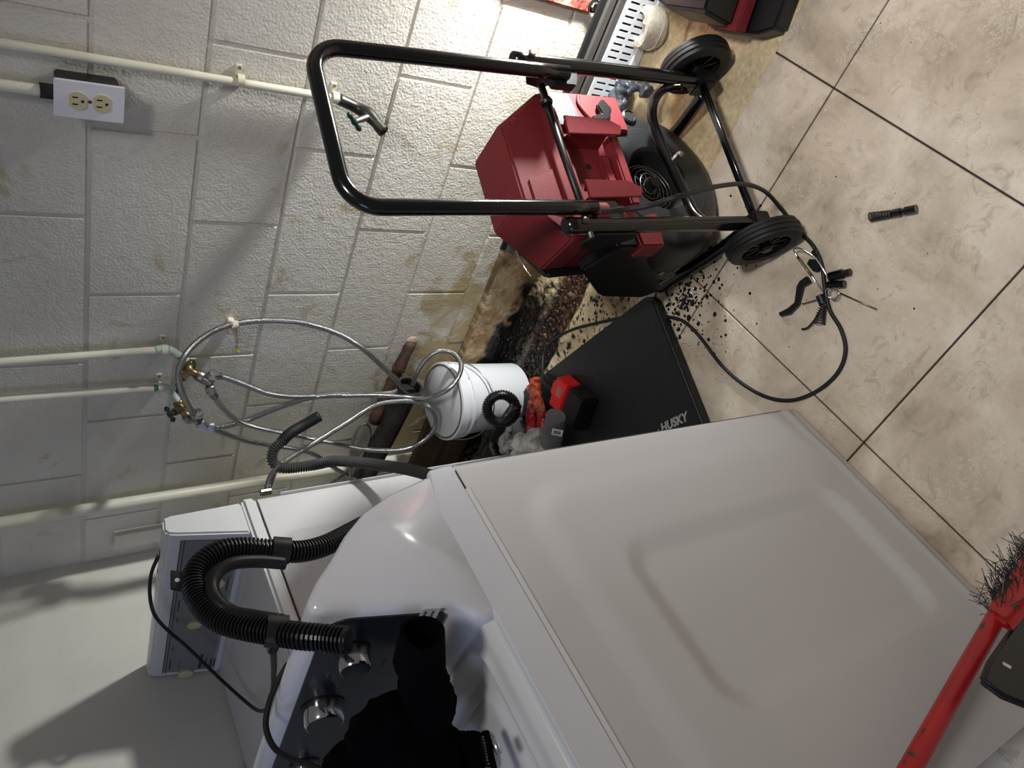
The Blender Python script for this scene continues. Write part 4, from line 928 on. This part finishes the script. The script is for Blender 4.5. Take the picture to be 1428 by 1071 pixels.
# red housing
x1h, xth = 0.172, 0.085
sec = [(-0.168, 0.37), (-x1h, 0.40), (-xth, 0.515), (xth, 0.515), (x1h, 0.43), (x1h - 0.004, 0.37)]
b = MB()
def ring_(d, s=1.0, dz=0): return [W(x_ * s, d, 0.36 + (z_ - 0.36) * s + dz) for x_, z_ in sec]
R0, R1, R2 = ring_(0.068, 0.97), ring_(0.080), ring_(0.20, 0.985)
vs = R0 + R1 + R2; n = 6; fs = [tuple(range(6)), tuple(range(12, 18))[::-1]]
for q in (0, 6):
    for k in range(6): fs.append((q + k, q + (k + 1) % 6, q + 6 + (k + 1) % 6, q + 6 + k))
b.add(vs, fs); b.build('housing', M['red'], mach, bevel=0.004, segs=2)
mb = MB(); mb.hexa([W(-0.168, 0.108, 0.215), W(0.168, 0.108, 0.215), W(0.165, 0.20, 0.215), W(-0.165, 0.20, 0.215)], [W(-0.168, 0.108, 0.373), W(0.168, 0.108, 0.373), W(0.165, 0.20, 0.373), W(-0.165, 0.20, 0.373)]); mb.build('lower_housing', M['red'], mach, bevel=0.004)
# embossed trapezoid on the front face
b = MB(); b.prism([W(0.015, 0.068, 0.425), W(0.120, 0.068, 0.425), W(0.100, 0.068, 0.490), W(0.040, 0.068, 0.490)], e2 * -0.004); b.build('embossed_panel', M['red'], mach, bevel=0.0025)
# mid ledge that carries the hooks
b = MB(); b.prism([W(-0.150, 0.085, 0.372), W(0.165, 0.085, 0.372), W(0.165, 0.085, 0.352), W(-0.150, 0.085, 0.352)], e2 * 0.03); b.build('ledge', M['red'], mach, bevel=0.003)
# recess walls between the hooks
b = MB(); b.prism([W(-0.085, 0.080, 0.24), W(0.085, 0.080, 0.24), W(0.085, 0.080, 0.215), W(-0.085, 0.080, 0.215)], e2 * 0.05); b.build('lower_sill', M['red'], mach, bevel=0.004)
b = MB(); b.prism([W(-0.045, 0.096, 0.268), W(0.05, 0.096, 0.268), W(0.05, 0.096, 0.244), W(-0.045, 0.096, 0.244)], e2 * 0.03); b.build('recess_panel', M['red'], mach, bevel=0.004)
b = MB(); b.lathe([(0.006, 0), (0.006, 0.002)], W(-0.02, 0.107, 0.30), -e2, 10); b.build('cord_hole', M['darkhole'], mach)
for xk in (-0.072, 0.076):
    # hollow C-channel cord hook: plate flaring towards the camera, lip and arm
    q = MB(); zb1, zt1 = 0.245, 0.375
    q.prism([W(xk, 0.112, zt1 - 0.01), W(xk, 0.112, zb1 + 0.01), W(xk, 0.052, zb1 + 0.02), W(xk, 0.052, zt1 - 0.02)], e1 * 0.007); q.build('hook_arm', M['red'], mach, bevel=0.001)
    q = MB(); q.prism([W(xk - 0.022, 0.040, zt1 + 0.002), W(xk - 0.024, 0.044, zb1 + 0.02), W(xk - 0.010, 0.046, zb1 - 0.014), W(xk + 0.010, 0.050, zb1 - 0.008), W(xk + 0.014, 0.050, zt1 - 0.004)], e2 * 0.005); q.build('hook_plate', M['red'], mach, bevel=0.0015)
    q = MB(); q.prism([W(xk - 0.022, 0.042, zt1), W(xk - 0.024, 0.045, zb1 + 0.02), W(xk - 0.018, 0.070, zb1 + 0.03), W(xk - 0.016, 0.070, zt1 - 0.012)], e1 * 0.004); q.build('hook_lip', M['red'], mach, bevel=0.001)
# side control panel on the far side, with label and selector
q = MB(); q.prism([W(-0.205, 0.1020, 0.35), W(-0.205, 0.1020, 0.16), W(-0.11, 0.0970, 0.16), W(-0.11, 0.0970, 0.36)], e2 * 0.025); q.build('control_panel', M['red'], mach, bevel=0.004)
q = MB(); q.prism([W(-0.198, 0.1005, 0.345), W(-0.198, 0.1005, 0.295), W(-0.115, 0.0955, 0.285), W(-0.115, 0.0955, 0.352)], e2 * 0.002); q.build('rating_label', M['zinc'], mach)
for k in range(6):
    q = MB(); q.prism([W(-0.193 + 0.0, 0.0995, 0.338 - k * 0.007), W(-0.193, 0.0995, 0.336 - k * 0.007), W(-0.13, 0.0960, 0.334 - k * 0.007), W(-0.13, 0.0960, 0.336 - k * 0.007)], e2 * 0.0008); q.build('print_line', M['print_white'], mach)
P = [W(-0.195, 0.0980, 0.275), W(-0.165, 0.0960, 0.282), W(-0.12, 0.0940, 0.265), W(-0.12, 0.0940, 0.25)]
tube('slot_rim', catmull([W(-0.195, 0.0980, 0.27), W(-0.17, 0.0965, 0.278), W(-0.135, 0.0940, 0.262), W(-0.12, 0.0935, 0.245)], 5), 0.004, M['red'], mach, 8)
q = MB(); q.prism([W(-0.185, 0.0860, 0.215), W(-0.165, 0.0860, 0.238), W(-0.145, 0.0860, 0.232), W(-0.135, 0.0860, 0.262), W(-0.122, 0.0860, 0.262), W(-0.128, 0.0860, 0.218), W(-0.158, 0.0860, 0.198)], e2 * 0.012); q.build('selector_lever', M['black'], mach, bevel=0.003)
# cord entry + red collar on near rail
b = MB(); b.lathe([(0.019, -0.012), (0.019, 0.012)], L_(836, 297, 0.0), e3, 20); b.build('rail_collar', M['red'], mach)
tube('cord_gland', [L_(842, 297, 0.01), L_(866, 294, 0.0)], 0.009, M['black'], mach, 12)
q = MB(); q.prism([W(0.14, 0.05, 0.285), W(0.20, 0.05, 0.28), W(0.20, 0.05, 0.22), W(0.12, 0.05, 0.21)], e2 * 0.05); q.build('lower_bracket', M['red'], mach, bevel=0.005)
# far under-tray with chrome wire
P = catmull([L_(723, 330, 0.2), L_(719, 340, 0.2), L_(723, 356, 0.2), L_(732, 373, 0.2), L_(741, 386, 0.2)], 6); tube('bail_wire', P, 0.0022, M['chrome'], mach, 8)
q = MB(); q.prism([W(-0.07, 0.20, 0.495), W(0.07, 0.20, 0.495), W(0.178, 0.20, 0.41), W(0.17, 0.20, 0.25), W(-0.165, 0.20, 0.25), W(-0.165, 0.20, 0.39)], e2 * 0.025); q.build('rear_plate', M['black'], mach, bevel=0.006)

# ================================================================== WASHER
XR = -0.757; YB = -0.949; YFt = -1.62; ZD = -0.556; XW = XR - 0.69
wz = thing('washing_machine', 'white top-load washing machine pulled out, its embossed side towards the camera', 'washing machine', (XR - .345, -1.28, ZF))
def sidefn(u, v):
    y = YFt + u * (YB - YFt); z = ZF + 0.012 + v * (ZD - 0.004 - ZF - 0.012)
    a = rrect(y, z, -1.56, -1.035, -1.40, -0.645, 0.07); h = 0.006 * smoothstep(0.028, -0.028, a)
    b = rrect(y, z, -1.420, -1.160, -1.292, -0.750, 0.05); h -= 0.012 * smoothstep(0.022, -0.026, b)
    h += 0.004 * math.exp(-((z - ZF - 0.045) / 0.012) ** 2)
    edge = 0.0
    du = YB - y
    if du < 0.012: edge += (0.012 - math.sqrt(max(0, 0.012 ** 2 - (0.012 - du) ** 2))) 
    return (XR - 0.002 + h - edge, y, z)
grid('side_panel', 150, 190, sidefn, M['enamel_side'], wz)
mb = MB(); mb.box((XW, YFt, ZF + 0.02), (XR - 0.014, YB + 0.001, ZD - 0.006)); mb.build('cabinet', M['enamel'], wz, bevel=0.006)
mb = MB(); mb.box((XW + .01, YB - 0.006, ZF + 0.03), (XR - 0.016, YB + 0.006, ZD - 0.02)); mb.build('back_panel', M['zinc'], wz)
for dx in (0.04, 0.65):
    for dy in (0.04, 0.62):
        b = MB(); b.lathe([(0.02, 0), (0.02, 0.008), (0.01, 0.01), (0.01, 0.022)], (XR - dx, YB - dy, ZF), (0, 0, 1), 12); b.build('foot', M['rubber'], wz)
# top cover as a height field: rim, groove and well
def deck(u, v):
    x = XW + u * (XR - XW); y = YFt + v * (-1.00 - YFt)
    dx = min(x - XW, XR - x)
    h = -0.490
    h -= 0.062 * (1 - smoothstep(0.0, 0.012, dx)) ** 1.0 if dx < 0.012 else 0
    h -= 0.012 * smoothstep(0.0, 0.03, 0.03 - dx) 
    well = rrect(x, y, XW + 0.055, XR - 0.055, -1.75, -1.205, 0.03)
    h += 0.004 * math.exp(-((well) / 0.008) ** 2)
    h -= 0.016 * smoothstep(0.004, -0.020, well)
    lid = rrect(x, y, XW + 0.085, XR - 0.085, -1.75, -1.235, 0.04); h += 0.010 * smoothstep(0.0, -0.016, lid)
    return (x, y, h)
grid('top_cover', 230, 150, deck, M['enamel'], wz)
mb = MB(); mb.prism([(XR, YFt, ZD - 0.001), (XR, YB - 0.004, ZD - 0.001), (XR, YB - 0.008, -0.515), (XR - 0.003, -1.02, -0.500), (XR - 0.003, YFt, -0.500)], (-0.012, 0, 0)); mb.build('cover_flange', M['cap'], wz, bevel=0.0025)
# console
prof = [(-0.958, -0.553), (-0.962, -0.510), (-0.980, -0.446), (-1.003, -0.396), (-1.030, -0.362), (-1.060, -0.333), (-1.088, -0.303), (-1.110, -0.286), (-1.124, -0.286), (-1.131, -0.300), (-1.166, -0.455), (-1.190, -0.478), (-1.20, -0.5), (-1.15, -0.54)]
def console(name, x0, x1, mt, inset=0):
    b = MB(); segs_ = []
    xs = [(x0, 0.012), (x0 - 0.003, 0.006), (x0 - 0.007, 0.002), (x0 - 0.012, 0.0), (x1 + 0.03, 0.0), (x1 + 0.014, 0.005), (x1 + 0.004, 0.016), (x1, 0.030)]
    cy, cz_ = -1.09, -0.44; n = len(prof); vs = []
    for (x_, ins) in xs:
        for (y_, z_) in prof:
            f = 1 - ins / 0.16
            zz = max(z_, -0.553) if z_ < -0.5 else cz_ + (z_ - cz_) * f
            vs.append((x_, cy + (y_ - cy) * f, zz))
    fs = [tuple(range(n)), tuple(range((len(xs) - 1) * n, len(xs) * n))[::-1]]
    for i in range(len(xs) - 1):
        for k in range(n): fs.append((i * n + k, i * n + (k + 1) % n, (i + 1) * n + (k + 1) % n, (i + 1) * n + k))
    b.add(vs, fs); return b.build(name, M[mt], wz, smooth='all')
console('console', XR - 0.003, XW + 0.003, 'cap')
# dark control panel on the console face
pa, pb_ = Vector((0, -1.131, -0.300)), Vector((0, -1.166, -0.455)); fd = (pb_ - pa).normalized(); fn_ = Vector((0, -abs(fd.z), fd.y)).normalized()
if fn_.y > 0: fn_ = -fn_
fn_ = Vector((1, 0, 0)).cross(fd); fn_ = -fn_ if fn_.y > 0 else fn_
def CP(x, s, off=0.0):   # x world, s metres down the face from the top edge
    return Vector((x, pa.y, pa.z)) + fd * s + fn_ * off
LF = (pb_ - pa).length; xe = XR - 0.020
pl = []
for (cx_, cs, a0, rr_) in ((xe - 0.035, 0.008 + 0.035, 0, 0.035), ):
    pass
def cpoly(x0, x1, s0, s1, r):
    out = []
    for (cx_, cs, a0) in ((x0 - r, s0 + r, 0), (x1 + r, s0 + r, 90), (x1 + r, s1 - r * 0.3, 180), (x0 - r * 0.3, s1 - r * 0.3, 270)):
        q = r if a0 in (0, 90) else r * 0.3
        for k in range(6):
            a = math.radians(a0 + 90 * k / 5); out.append((cx_ + q * math.cos(a), cs - q * math.sin(a)))
    return out
mb = MB(); mb.prism([CP(x_, s_, -0.002) for x_, s_ in cpoly(xe, XW + 0.04, 0.004, LF - 0.004, 0.032)], fn_ * 0.0045); mb.build('control_panel', M['panel'], wz, smooth=False)
def knob(px, py, r, h):
    p = hitp(px, py, CP(0, 0, 0.0025), fn_)
    b = MB(); b.lathe([(r * 1.12, 0), (r * 1.12, 0.002)], p, fn_, 36); b.build('knob_ring', M['black'], wz)
    b = MB(); b.lathe([(r, 0.002), (r, h - 0.003), (r * 0.93, h)], p, fn_, 40); k = b.build('knob', M['chrome'], wz)
    b = MB(); b.lathe([(r * 0.9, h), (r * 0.88, h + 0.0008)], p, fn_, 36); b.build('knob_face', M['panel'], wz)
knob(492, 908, 0.0200, 0.026); knob(450, 985, 0.0265, 0.026); knob(425, 1066, 0.0200, 0.024)
# printed marks around the knobs
random.seed(3)
for q in range(22):
    x_ = random.uniform(XW + 0.1, xe - 0.06); s_ = random.choice([0.03, 0.04, 0.05, 0.10, 0.115, 0.13])
    mb = MB(); mb.prism([CP(x_, s_, 0.0024), CP(x_ - 0.014, s_, 0.0024), CP(x_ - 0.014, s_ + 0.002, 0.0024), CP(x_, s_ + 0.002, 0.0024)], fn_ * 0.0003); mb.build('print_mark', M['faint'], wz)
# white sticker with two printed lines
sx0 = hitp(604, 849, CP(0, 0, 0.0026), fn_)
b = MB(); s_a = (sx0 - CP(sx0.x, 0)).dot(fd)
mb = MB(); mb.prism([CP(x_, s_, 0.0026) for x_, s_ in cpoly(sx0.x + 0.002, sx0.x - 0.075, s_a - 0.014, s_a + 0.010, 0.004)], fn_ * 0.0006); mb.build('sticker', M['label'], wz, smooth=False)
for k, s_o in enumerate((-0.010, 0.0)):
    x_ = sx0.x - 0.004
    while x_ > sx0.x - 0.062:
        wd = random.uniform(0.0012, 0.0024)
        mb = MB(); mb.prism([CP(x_, s_a + s_o, 0.0033), CP(x_ - wd, s_a + s_o, 0.0033), CP(x_ - wd, s_a + s_o + 0.0034, 0.0033), CP(x_, s_a + s_o + 0.0034, 0.0033)], fn_ * 0.0003); mb.build('print_mark', M['print_dark'], wz); x_ -= wd + 0.0012

# black washer drain hose held in a U guide
gp = [(520, 726, X, -0.93), (490, 742, X, -0.915), (455, 760, X, -0.90), (420, 769, X, -0.89), (380, 768, X, -0.88), (340, 765, X, -0.875), (305, 770, X, -0.87), (280, 787, X, -0.87), (270, 812, X, -0.87), (280, 840, X, -0.865), (305, 863, X, -0.85), (340, 874, X, -0.83), (380, 881, X, -0.81), (420, 887, X, -0.79), (455, 890, X, -0.778), (486, 893, X, -0.765)]
P = catmull([hit(*p_) for p_ in gp], 10)
t = thing('washer_hose', 'black corrugated washer hose bent in a U over the control console', 'hose', P[0])
corrugated('corrugated_tube', P, 0.0142, 0.0052, 0.0016, M['bhose'], t, 18)
inn = [(398, 786, X, -0.86), (360, 783, X, -0.855), (325, 786, X, -0.85), (303, 800, X, -0.85), (296, 820, X, -0.85), (305, 840, X, -0.845), (325, 854, X, -0.84), (355, 860, X, -0.825), (392, 866, X, -0.80)]
Q = catmull([hit(*p_) for p_ in inn], 6); tube('guide', Q, 0.0085, M['black'], t, 12)
for (p_, q_) in (((392, 750, X, -0.89), (392, 786, X, -0.87)), ((383, 862, X, -0.805), (388, 898, X, -0.81))):
    a, b2 = hit(*p_), hit(*q_); d = (hit(400, 770, X, -.88) - hit(370, 768, X, -.88)).normalized()
    b = MB(); b.lathe([(0.0155, -0.012), (0.0185, -0.012), (0.0185, 0.012), (0.0155, 0.012)], (a + b2) / 2, d, 20, closed=True); b.build('guide_clasp', M['black'], t)
tp = hit(247, 811, X, -0.875); d1 = (hit(247, 825, X, -.875) - hit(247, 798, X, -.875)); d2 = (hit(262, 813, X, -.875) - hit(238, 809, X, -.875))
mb = MB(); mb.prism([tp - d1 * .5 - d2 * .4, tp - d1 * .5 + d2 * .9, tp + d1 * .5 + d2 * .9, tp + d1 * .5 - d2 * .4], (0.003, 0, 0)); mb.build('hanging_tab', M['black'], t, bevel=0.001)
b = MB(); b.lathe([(0.003, 0), (0.003, 0.0006)], tp + Vector((0.003, 0, 0)), (1, 0, 0), 12); b.build('tab_hole', M['label'], t)
# washer power cord draped over dryer
pts = [(221, 775, Y, -.45), (211, 800, Y, -.46), (209, 830, Y, -.47), (216, 858, Y, -.50), (235, 880, Y, -.49), (262, 903, Y, -.52), (300, 940, Y, -.56), (335, 972, Z, -.480), (358, 990, Z, -.478), (372, 988, X, -1.6), (380, 965, X, -1.35), (382, 935, X, -1.1), (381, 903, X, -0.85)]
P = catmull([hit(*p_) for p_ in pts], 8); tube('power_cord', P, 0.0044, M['rubber'], wz, 8)
b = MB(); b.box((-0.012, -0.007, -0.006), (0.012, 0.007, 0.006)); b.build('plug_clip', M['black'], t, bevel=0.002, xf=Matrix.Translation(hit(381, 899, X, -.85)))
pts = [(402, 925, X, -0.95), (385, 955, X, -0.97), (374, 985, X, -0.99), (371, 1015, X, -1.0), (382, 1042, X, -1.0), (405, 1058, X, -0.98), (435, 1068, X, -0.95), (460, 1080, X, -0.92)]
P = catmull([hit(*p_) for p_ in pts], 8); tube('power_cord', P, 0.0040, M['rubber'], wz, 8)

# black jacket over the console
jk = thing('jacket', 'black fleece jacket bunched over the washer control panel', 'jacket', (-0.95, -1.25, -0.45))
def J(x_, y_, z): return hit(x_, y_, Z, z)
blob('sleeve', [([J(587, 902, -.40), J(590, 950, -.40), J(598, 990, -.41), J(560, 1040, -.40)], [0.024, 0.031, 0.036, 0.04])], 'cloth', jk, 0.004, 31, 0.006, 22, 2)
b = MB(); ca, cb_ = J(590, 882, -.385), J(586, 925, -.395); b.lathe([(0.021, 0), (0.026, 0.0), (0.030, (cb_ - ca).length), (0.026, (cb_ - ca).length)], ca, cb_ - ca, 28, closed=True); o = b.build('cuff', M['cloth'], jk)
for v in o.data.vertices: v.co += Vector((noise.noise(v.co * 26), noise.noise(v.co * 26 + Vector((9, 0, 0))), noise.noise(v.co * 26 + Vector((0, 9, 0))))) * 0.008
blob('body', [([J(505, 1040, -.34), J(545, 1015, -.37), J(580, 1035, -.40), J(605, 1075, -.42)], [0.03, 0.045, 0.045, 0.05]), ([J(470, 1085, -.32), J(510, 1082, -.34), J(560, 1080, -.38), J(620, 1085, -.41)], [0.03, 0.05, 0.06, 0.06]), ([J(600, 1060, -.43), J(645, 1052, -.455), J(672, 1050, -.462)], [0.035, 0.026, 0.018])], 'cloth', jk, 0.005, 37, 0.008, 18, 3)
P = catmull([J(676, 1022, -.455), J(680, 1040, -.45), J(684, 1060, -.445), J(690, 1085, -.44)], 5); tube('zipper_tape', P, 0.006, M['cloth'], jk, 8)
for k in range(12):
    p = P[min(len(P) - 1, k + 2)] + Vector((0.002, 0.0, 0.006)); b = MB(); b.box((-0.0032, -0.0009, -0.0009), (0.0032, 0.0009, 0.0009)); b.build('zipper_tooth', M['steel'], jk, xf=Matrix.Translation(p))
b = MB(); b.lathe([(0.003, 0), (0.0045, 0.004), (0.0045, 0.014), (0.003, 0.018)], J(688, 1030, -.452), J(697, 1052, -.452) - J(688, 1030, -.452), 10); b.build('zipper_pull', M['chrome'], jk)

# ================================================================== DRYER
DX = -1.512; DYB = -0.372; DYF = -1.06; DXL = XL + 0.006; DZ = -0.50
dr = thing('clothes_dryer', 'older white clothes dryer with a grey knob console in the corner', 'clothes dryer', ((DX + DXL) / 2, -0.7, ZF))
def dside(u, v):
    y = DYF + u * (DYB - DYF); z = ZF + 0.02 + v * (-0.540 - ZF - 0.02)
    a = rrect(y, z, -0.94, -0.497, -1.25, -0.583, 0.012); h = 0.004 * smoothstep(0.004, -0.004, a)
    du = DYB - y; e_ = 0.0
    if du < 0.008: e_ = 0.008 - math.sqrt(max(0, 0.008 ** 2 - (0.008 - du) ** 2))
    return (DX - 0.003 + h - e_, y, z)
grid('side_panel', 120, 110, dside, M['enamel_side'], dr)
mb = MB(); mb.box((DXL, DYF, ZF + 0.015), (DX - 0.011, DYB, -0.542)); mb.build('cabinet', M['enamel'], dr, bevel=0.004)
mb = MB(); mb.box((DXL, DYF - 0.01, -0.535), (DX + 0.002, DYB + 0.003, DZ)); mb.build('top', M['enamel'], dr, bevel=0.008, segs=3)
mb = MB(); mb.box((DXL + 0.03, DYF + 0.05, -0.501), (DX - 0.030, -0.50, -0.4985)); mb.build('top_inset', M['enamel_side'], dr, bevel=0.001)
b = MB(); mb = MB(); mb.box((DX - 0.02, DYB + 0.001, ZF + 0.02), (DX, DYB + 0.003, -0.6))
mb.build('back_flange', M['enamel'], dr)
# console
cp = [(-0.376, DZ), (-0.380, -0.33), (-0.388, -0.318), (-0.420, -0.314), (-0.432, -0.322), (-0.438, -0.34), (-0.470, -0.492), (-0.474, DZ)]
mb = MB(); mb.prism([(DX - 0.004, y_, z_) for y_, z_ in cp], (DXL - DX + 0.004 + 0.004, 0, 0)); mb.build('console', M['enamel'], dr, bevel=0.006, segs=3)
qa, qb = Vector((0, -0.4385, -0.345)), Vector((0, -0.4695, -0.490)); dd = (qb - qa).normalized(); dn = Vector((1, 0, 0)).cross(dd); dn = -dn if dn.y > 0 else dn
def DP(x, s, off=0.0): return Vector((x, qa.y, qa.z)) + dd * s + dn * off
LD = (qb - qa).length
mb = MB(); mb.prism([DP(DX - 0.028, 0.006), DP(DXL + 0.026, 0.006), DP(DXL + 0.026, LD - 0.012), DP(DX - 0.028, LD - 0.012)], dn * 0.003); mb.build('control_panel', M['dpanel'], dr, bevel=0.001)
for s_ in (0.004, 0.012, LD - 0.010):
    mb = MB(); mb.prism([DP(DX - 0.026, s_, 0.003), DP(DXL + 0.024, s_, 0.003), DP(DXL + 0.024, s_ + 0.0016, 0.003), DP(DX - 0.026, s_ + 0.0016, 0.003)], dn * 0.0008); mb.build('trim_line', M['print_dark'], dr)
for (px, py, r) in ((271, 870, 0.017), (259, 938, 0.020), (302, 812, 0.020)):
    p = hitp(px, py, DP(0, 0, 0.003), dn)
    b = MB(); b.lathe([(r, 0), (r, 0.006), (r * 0.8, 0.008)], p, dn, 24); kn = b.build('knob', M['ivory'], dr)
    b = MB(); b.box((-r * 0.95, -r * 0.28, 0), (r * 0.95, r * 0.28, 0.018)); b.build('knob_grip', M['ivory'], dr, bevel=0.003, xf=frame(p, (1, 0, 0.0), dd))
random.seed(5)
def dmark(px, py, l, w_, mt='print_dark'):
    p = hitp(px, py, DP(0, 0, 0.0031), dn); x_ = p.x; s_ = (p - DP(x_, 0)).dot(dd); x_ = max(x_, DXL + 0.035 + l / 2)
    mb = MB(); mb.prism([DP(x_ + l / 2, s_ - w_ / 2, 0.003), DP(x_ - l / 2, s_ - w_ / 2, 0.003), DP(x_ - l / 2, s_ + w_ / 2, 0.003), DP(x_ + l / 2, s_ + w_ / 2, 0.003)], dn * 0.0005); mb.build('print_mark', M[mt], dr)
for a in ((237, 927, 0.055, 0.003), (241, 905, 0.02, 0.003), (249, 845, 0.05, 0.003), (254, 836, 0.012, 0.002), (247, 865, 0.02, 0.002), (293, 930, 0.045, 0.003), (296, 935, 0.04, 0.002), (317, 814, 0.06, 0.003), (308, 815, 0.04, 0.002), (250, 930, 0.006, 0.003), (252, 924, 0.006, 0.003)): dmark(*a)
dmark(274, 952, 0.075, 0.008); dmark(282, 947, 0.055, 0.004, 'print_blue'); dmark(288, 948, 0.05, 0.003)
for (px, py) in ((233, 810), (230, 838)):
    p = hit(px, py, Z, -0.3145); b = MB(); b.box((-0.008, -0.002, 0), (0.008, 0.002, 0.001)); b.build('chip_mark', M['print_dark'], dr, xf=Matrix.Translation(Vector((p.x, -0.41, -0.3145))))

# ================================================================== BROOM AND DUSTPAN
bt = thing('broom', 'red scuffed metal broom pole with frayed black bristles leaning by the washer', 'broom', (-0.62, -1.42, ZF))
A = hit(1402, 838, X, -0.62); Bq = hit(1262, 1085, X, -0.69)
dq = (Bq - A).normalized(); tube('pole', [A + dq * ((Bq - A).length * 1.7 * k / 12) for k in range(13)], 0.0128, M['wred'], bt, 20)
b = MB(); b.lathe([(0.014, -0.05), (0.0145, 0.0), (0.0125, 0.012)], A + dq * 0.012, dq, 20); b.build('rusty_ferrule', M['rust'], bt)
# head: wide flat red cap
hA, hB, hC, hD = hit(1330, 889, X, -0.655), hit(1437, 745, X, -0.60), hit(1470, 790, X, -0.56), hit(1385, 905, X, -0.60)
hA, hB = hit(1372, 848, X, -0.63), hit(1436, 752, X, -0.59)
hC, hD = hit(1470, 790, X, -0.56), hit(1402, 868, X, -0.60)
hn = (hB - hA).cross(hD - hA).normalized(); hn = hn if hn.x > 0 else -hn
mb = MB(); mb.hexa([hA, hB, hC, hD], [p - hn * 0.022 for p in (hA, hB, hC, hD)]); mb.build('head', M['wred'], bt, bevel=0.006)
mb = MB(); random.seed(11)
for q in range(420):
    s_ = random.random(); p = hA.lerp(hB, s_).lerp(hD.lerp(hC, s_), random.uniform(0.0, 0.6)) - hn * 0.012
    d_ = Vector((random.gauss(0, 0.35) - 0.02, random.gauss(0.45, 0.35), -0.75 + random.gauss(0, 0.2))).normalized()
    ln = random.uniform(0.03, 0.075); k1 = p + d_ * ln * 0.6; k2 = k1 + (d_ + Vector((random.gauss(0, .5), random.gauss(0, .5), random.gauss(0, .3)))).normalized() * ln * 0.4
    k1.z = max(k1.z, ZF + 0.002); k2.z = max(k2.z, ZF + 0.002)
    for a, b_ in ((p, k1), (k1, k2)):
        if (b_ - a).length < 1e-4: continue
        u_ = (b_ - a).orthogonal().normalized() * 0.0006; v_ = (b_ - a).normalized().cross(u_)
        mb.add([a + u_, a - u_ * .5 + v_ * .87, a - u_ * .5 - v_ * .87, b_ + u_, b_ - u_ * .5 + v_ * .87, b_ - u_ * .5 - v_ * .87], [(0, 1, 4, 3), (1, 2, 5, 4), (2, 0, 3, 5)])
o = mb.build('bristles', M['bristle'], bt, smooth=False); o['kind'] = 'stuff'
# dustpan
dp = thing('dustpan', 'black dustpan hanging beside the red broom pole at the frame edge', 'dustpan', hit(1400, 940, X, -0.6))
out = [(1404, 880), (1420, 862), (1470, 850), (1520, 900), (1510, 980), (1460, 996), (1425, 990), (1395, 978), (1368, 958), (1362, 950), (1372, 925)]
P = [hit(x_, y_, X, -0.62) for x_, y_ in out]
mb = MB(); mb.prism(P, (0.012, 0, 0)); mb.build('pan', M['black'], dp, bevel=0.004, segs=3)
b = MB(); q0 = hit(1399, 925, X, -0.607); b.cyl(q0, q0 + Vector((0, -0.008, -0.006)), 0.0022, 6); b.build('crumb', M['tape'], dp)


# repeats share a group
GR = dict(braided_hose='braided steel hoses on the wall', water_pipe='white painted pipes on the block wall', water_valve='brass valves feeding the washer hoses',
          hose_splitter='splitters under the brass valves', board='dark boards behind the bucket', rubber_glove='crumpled black rubber gloves on the floor')
for o in list(scene.objects):
    b_ = o.name.split('.')[0]
    if o.parent is None and b_ in GR: o['group'] = GR[b_]
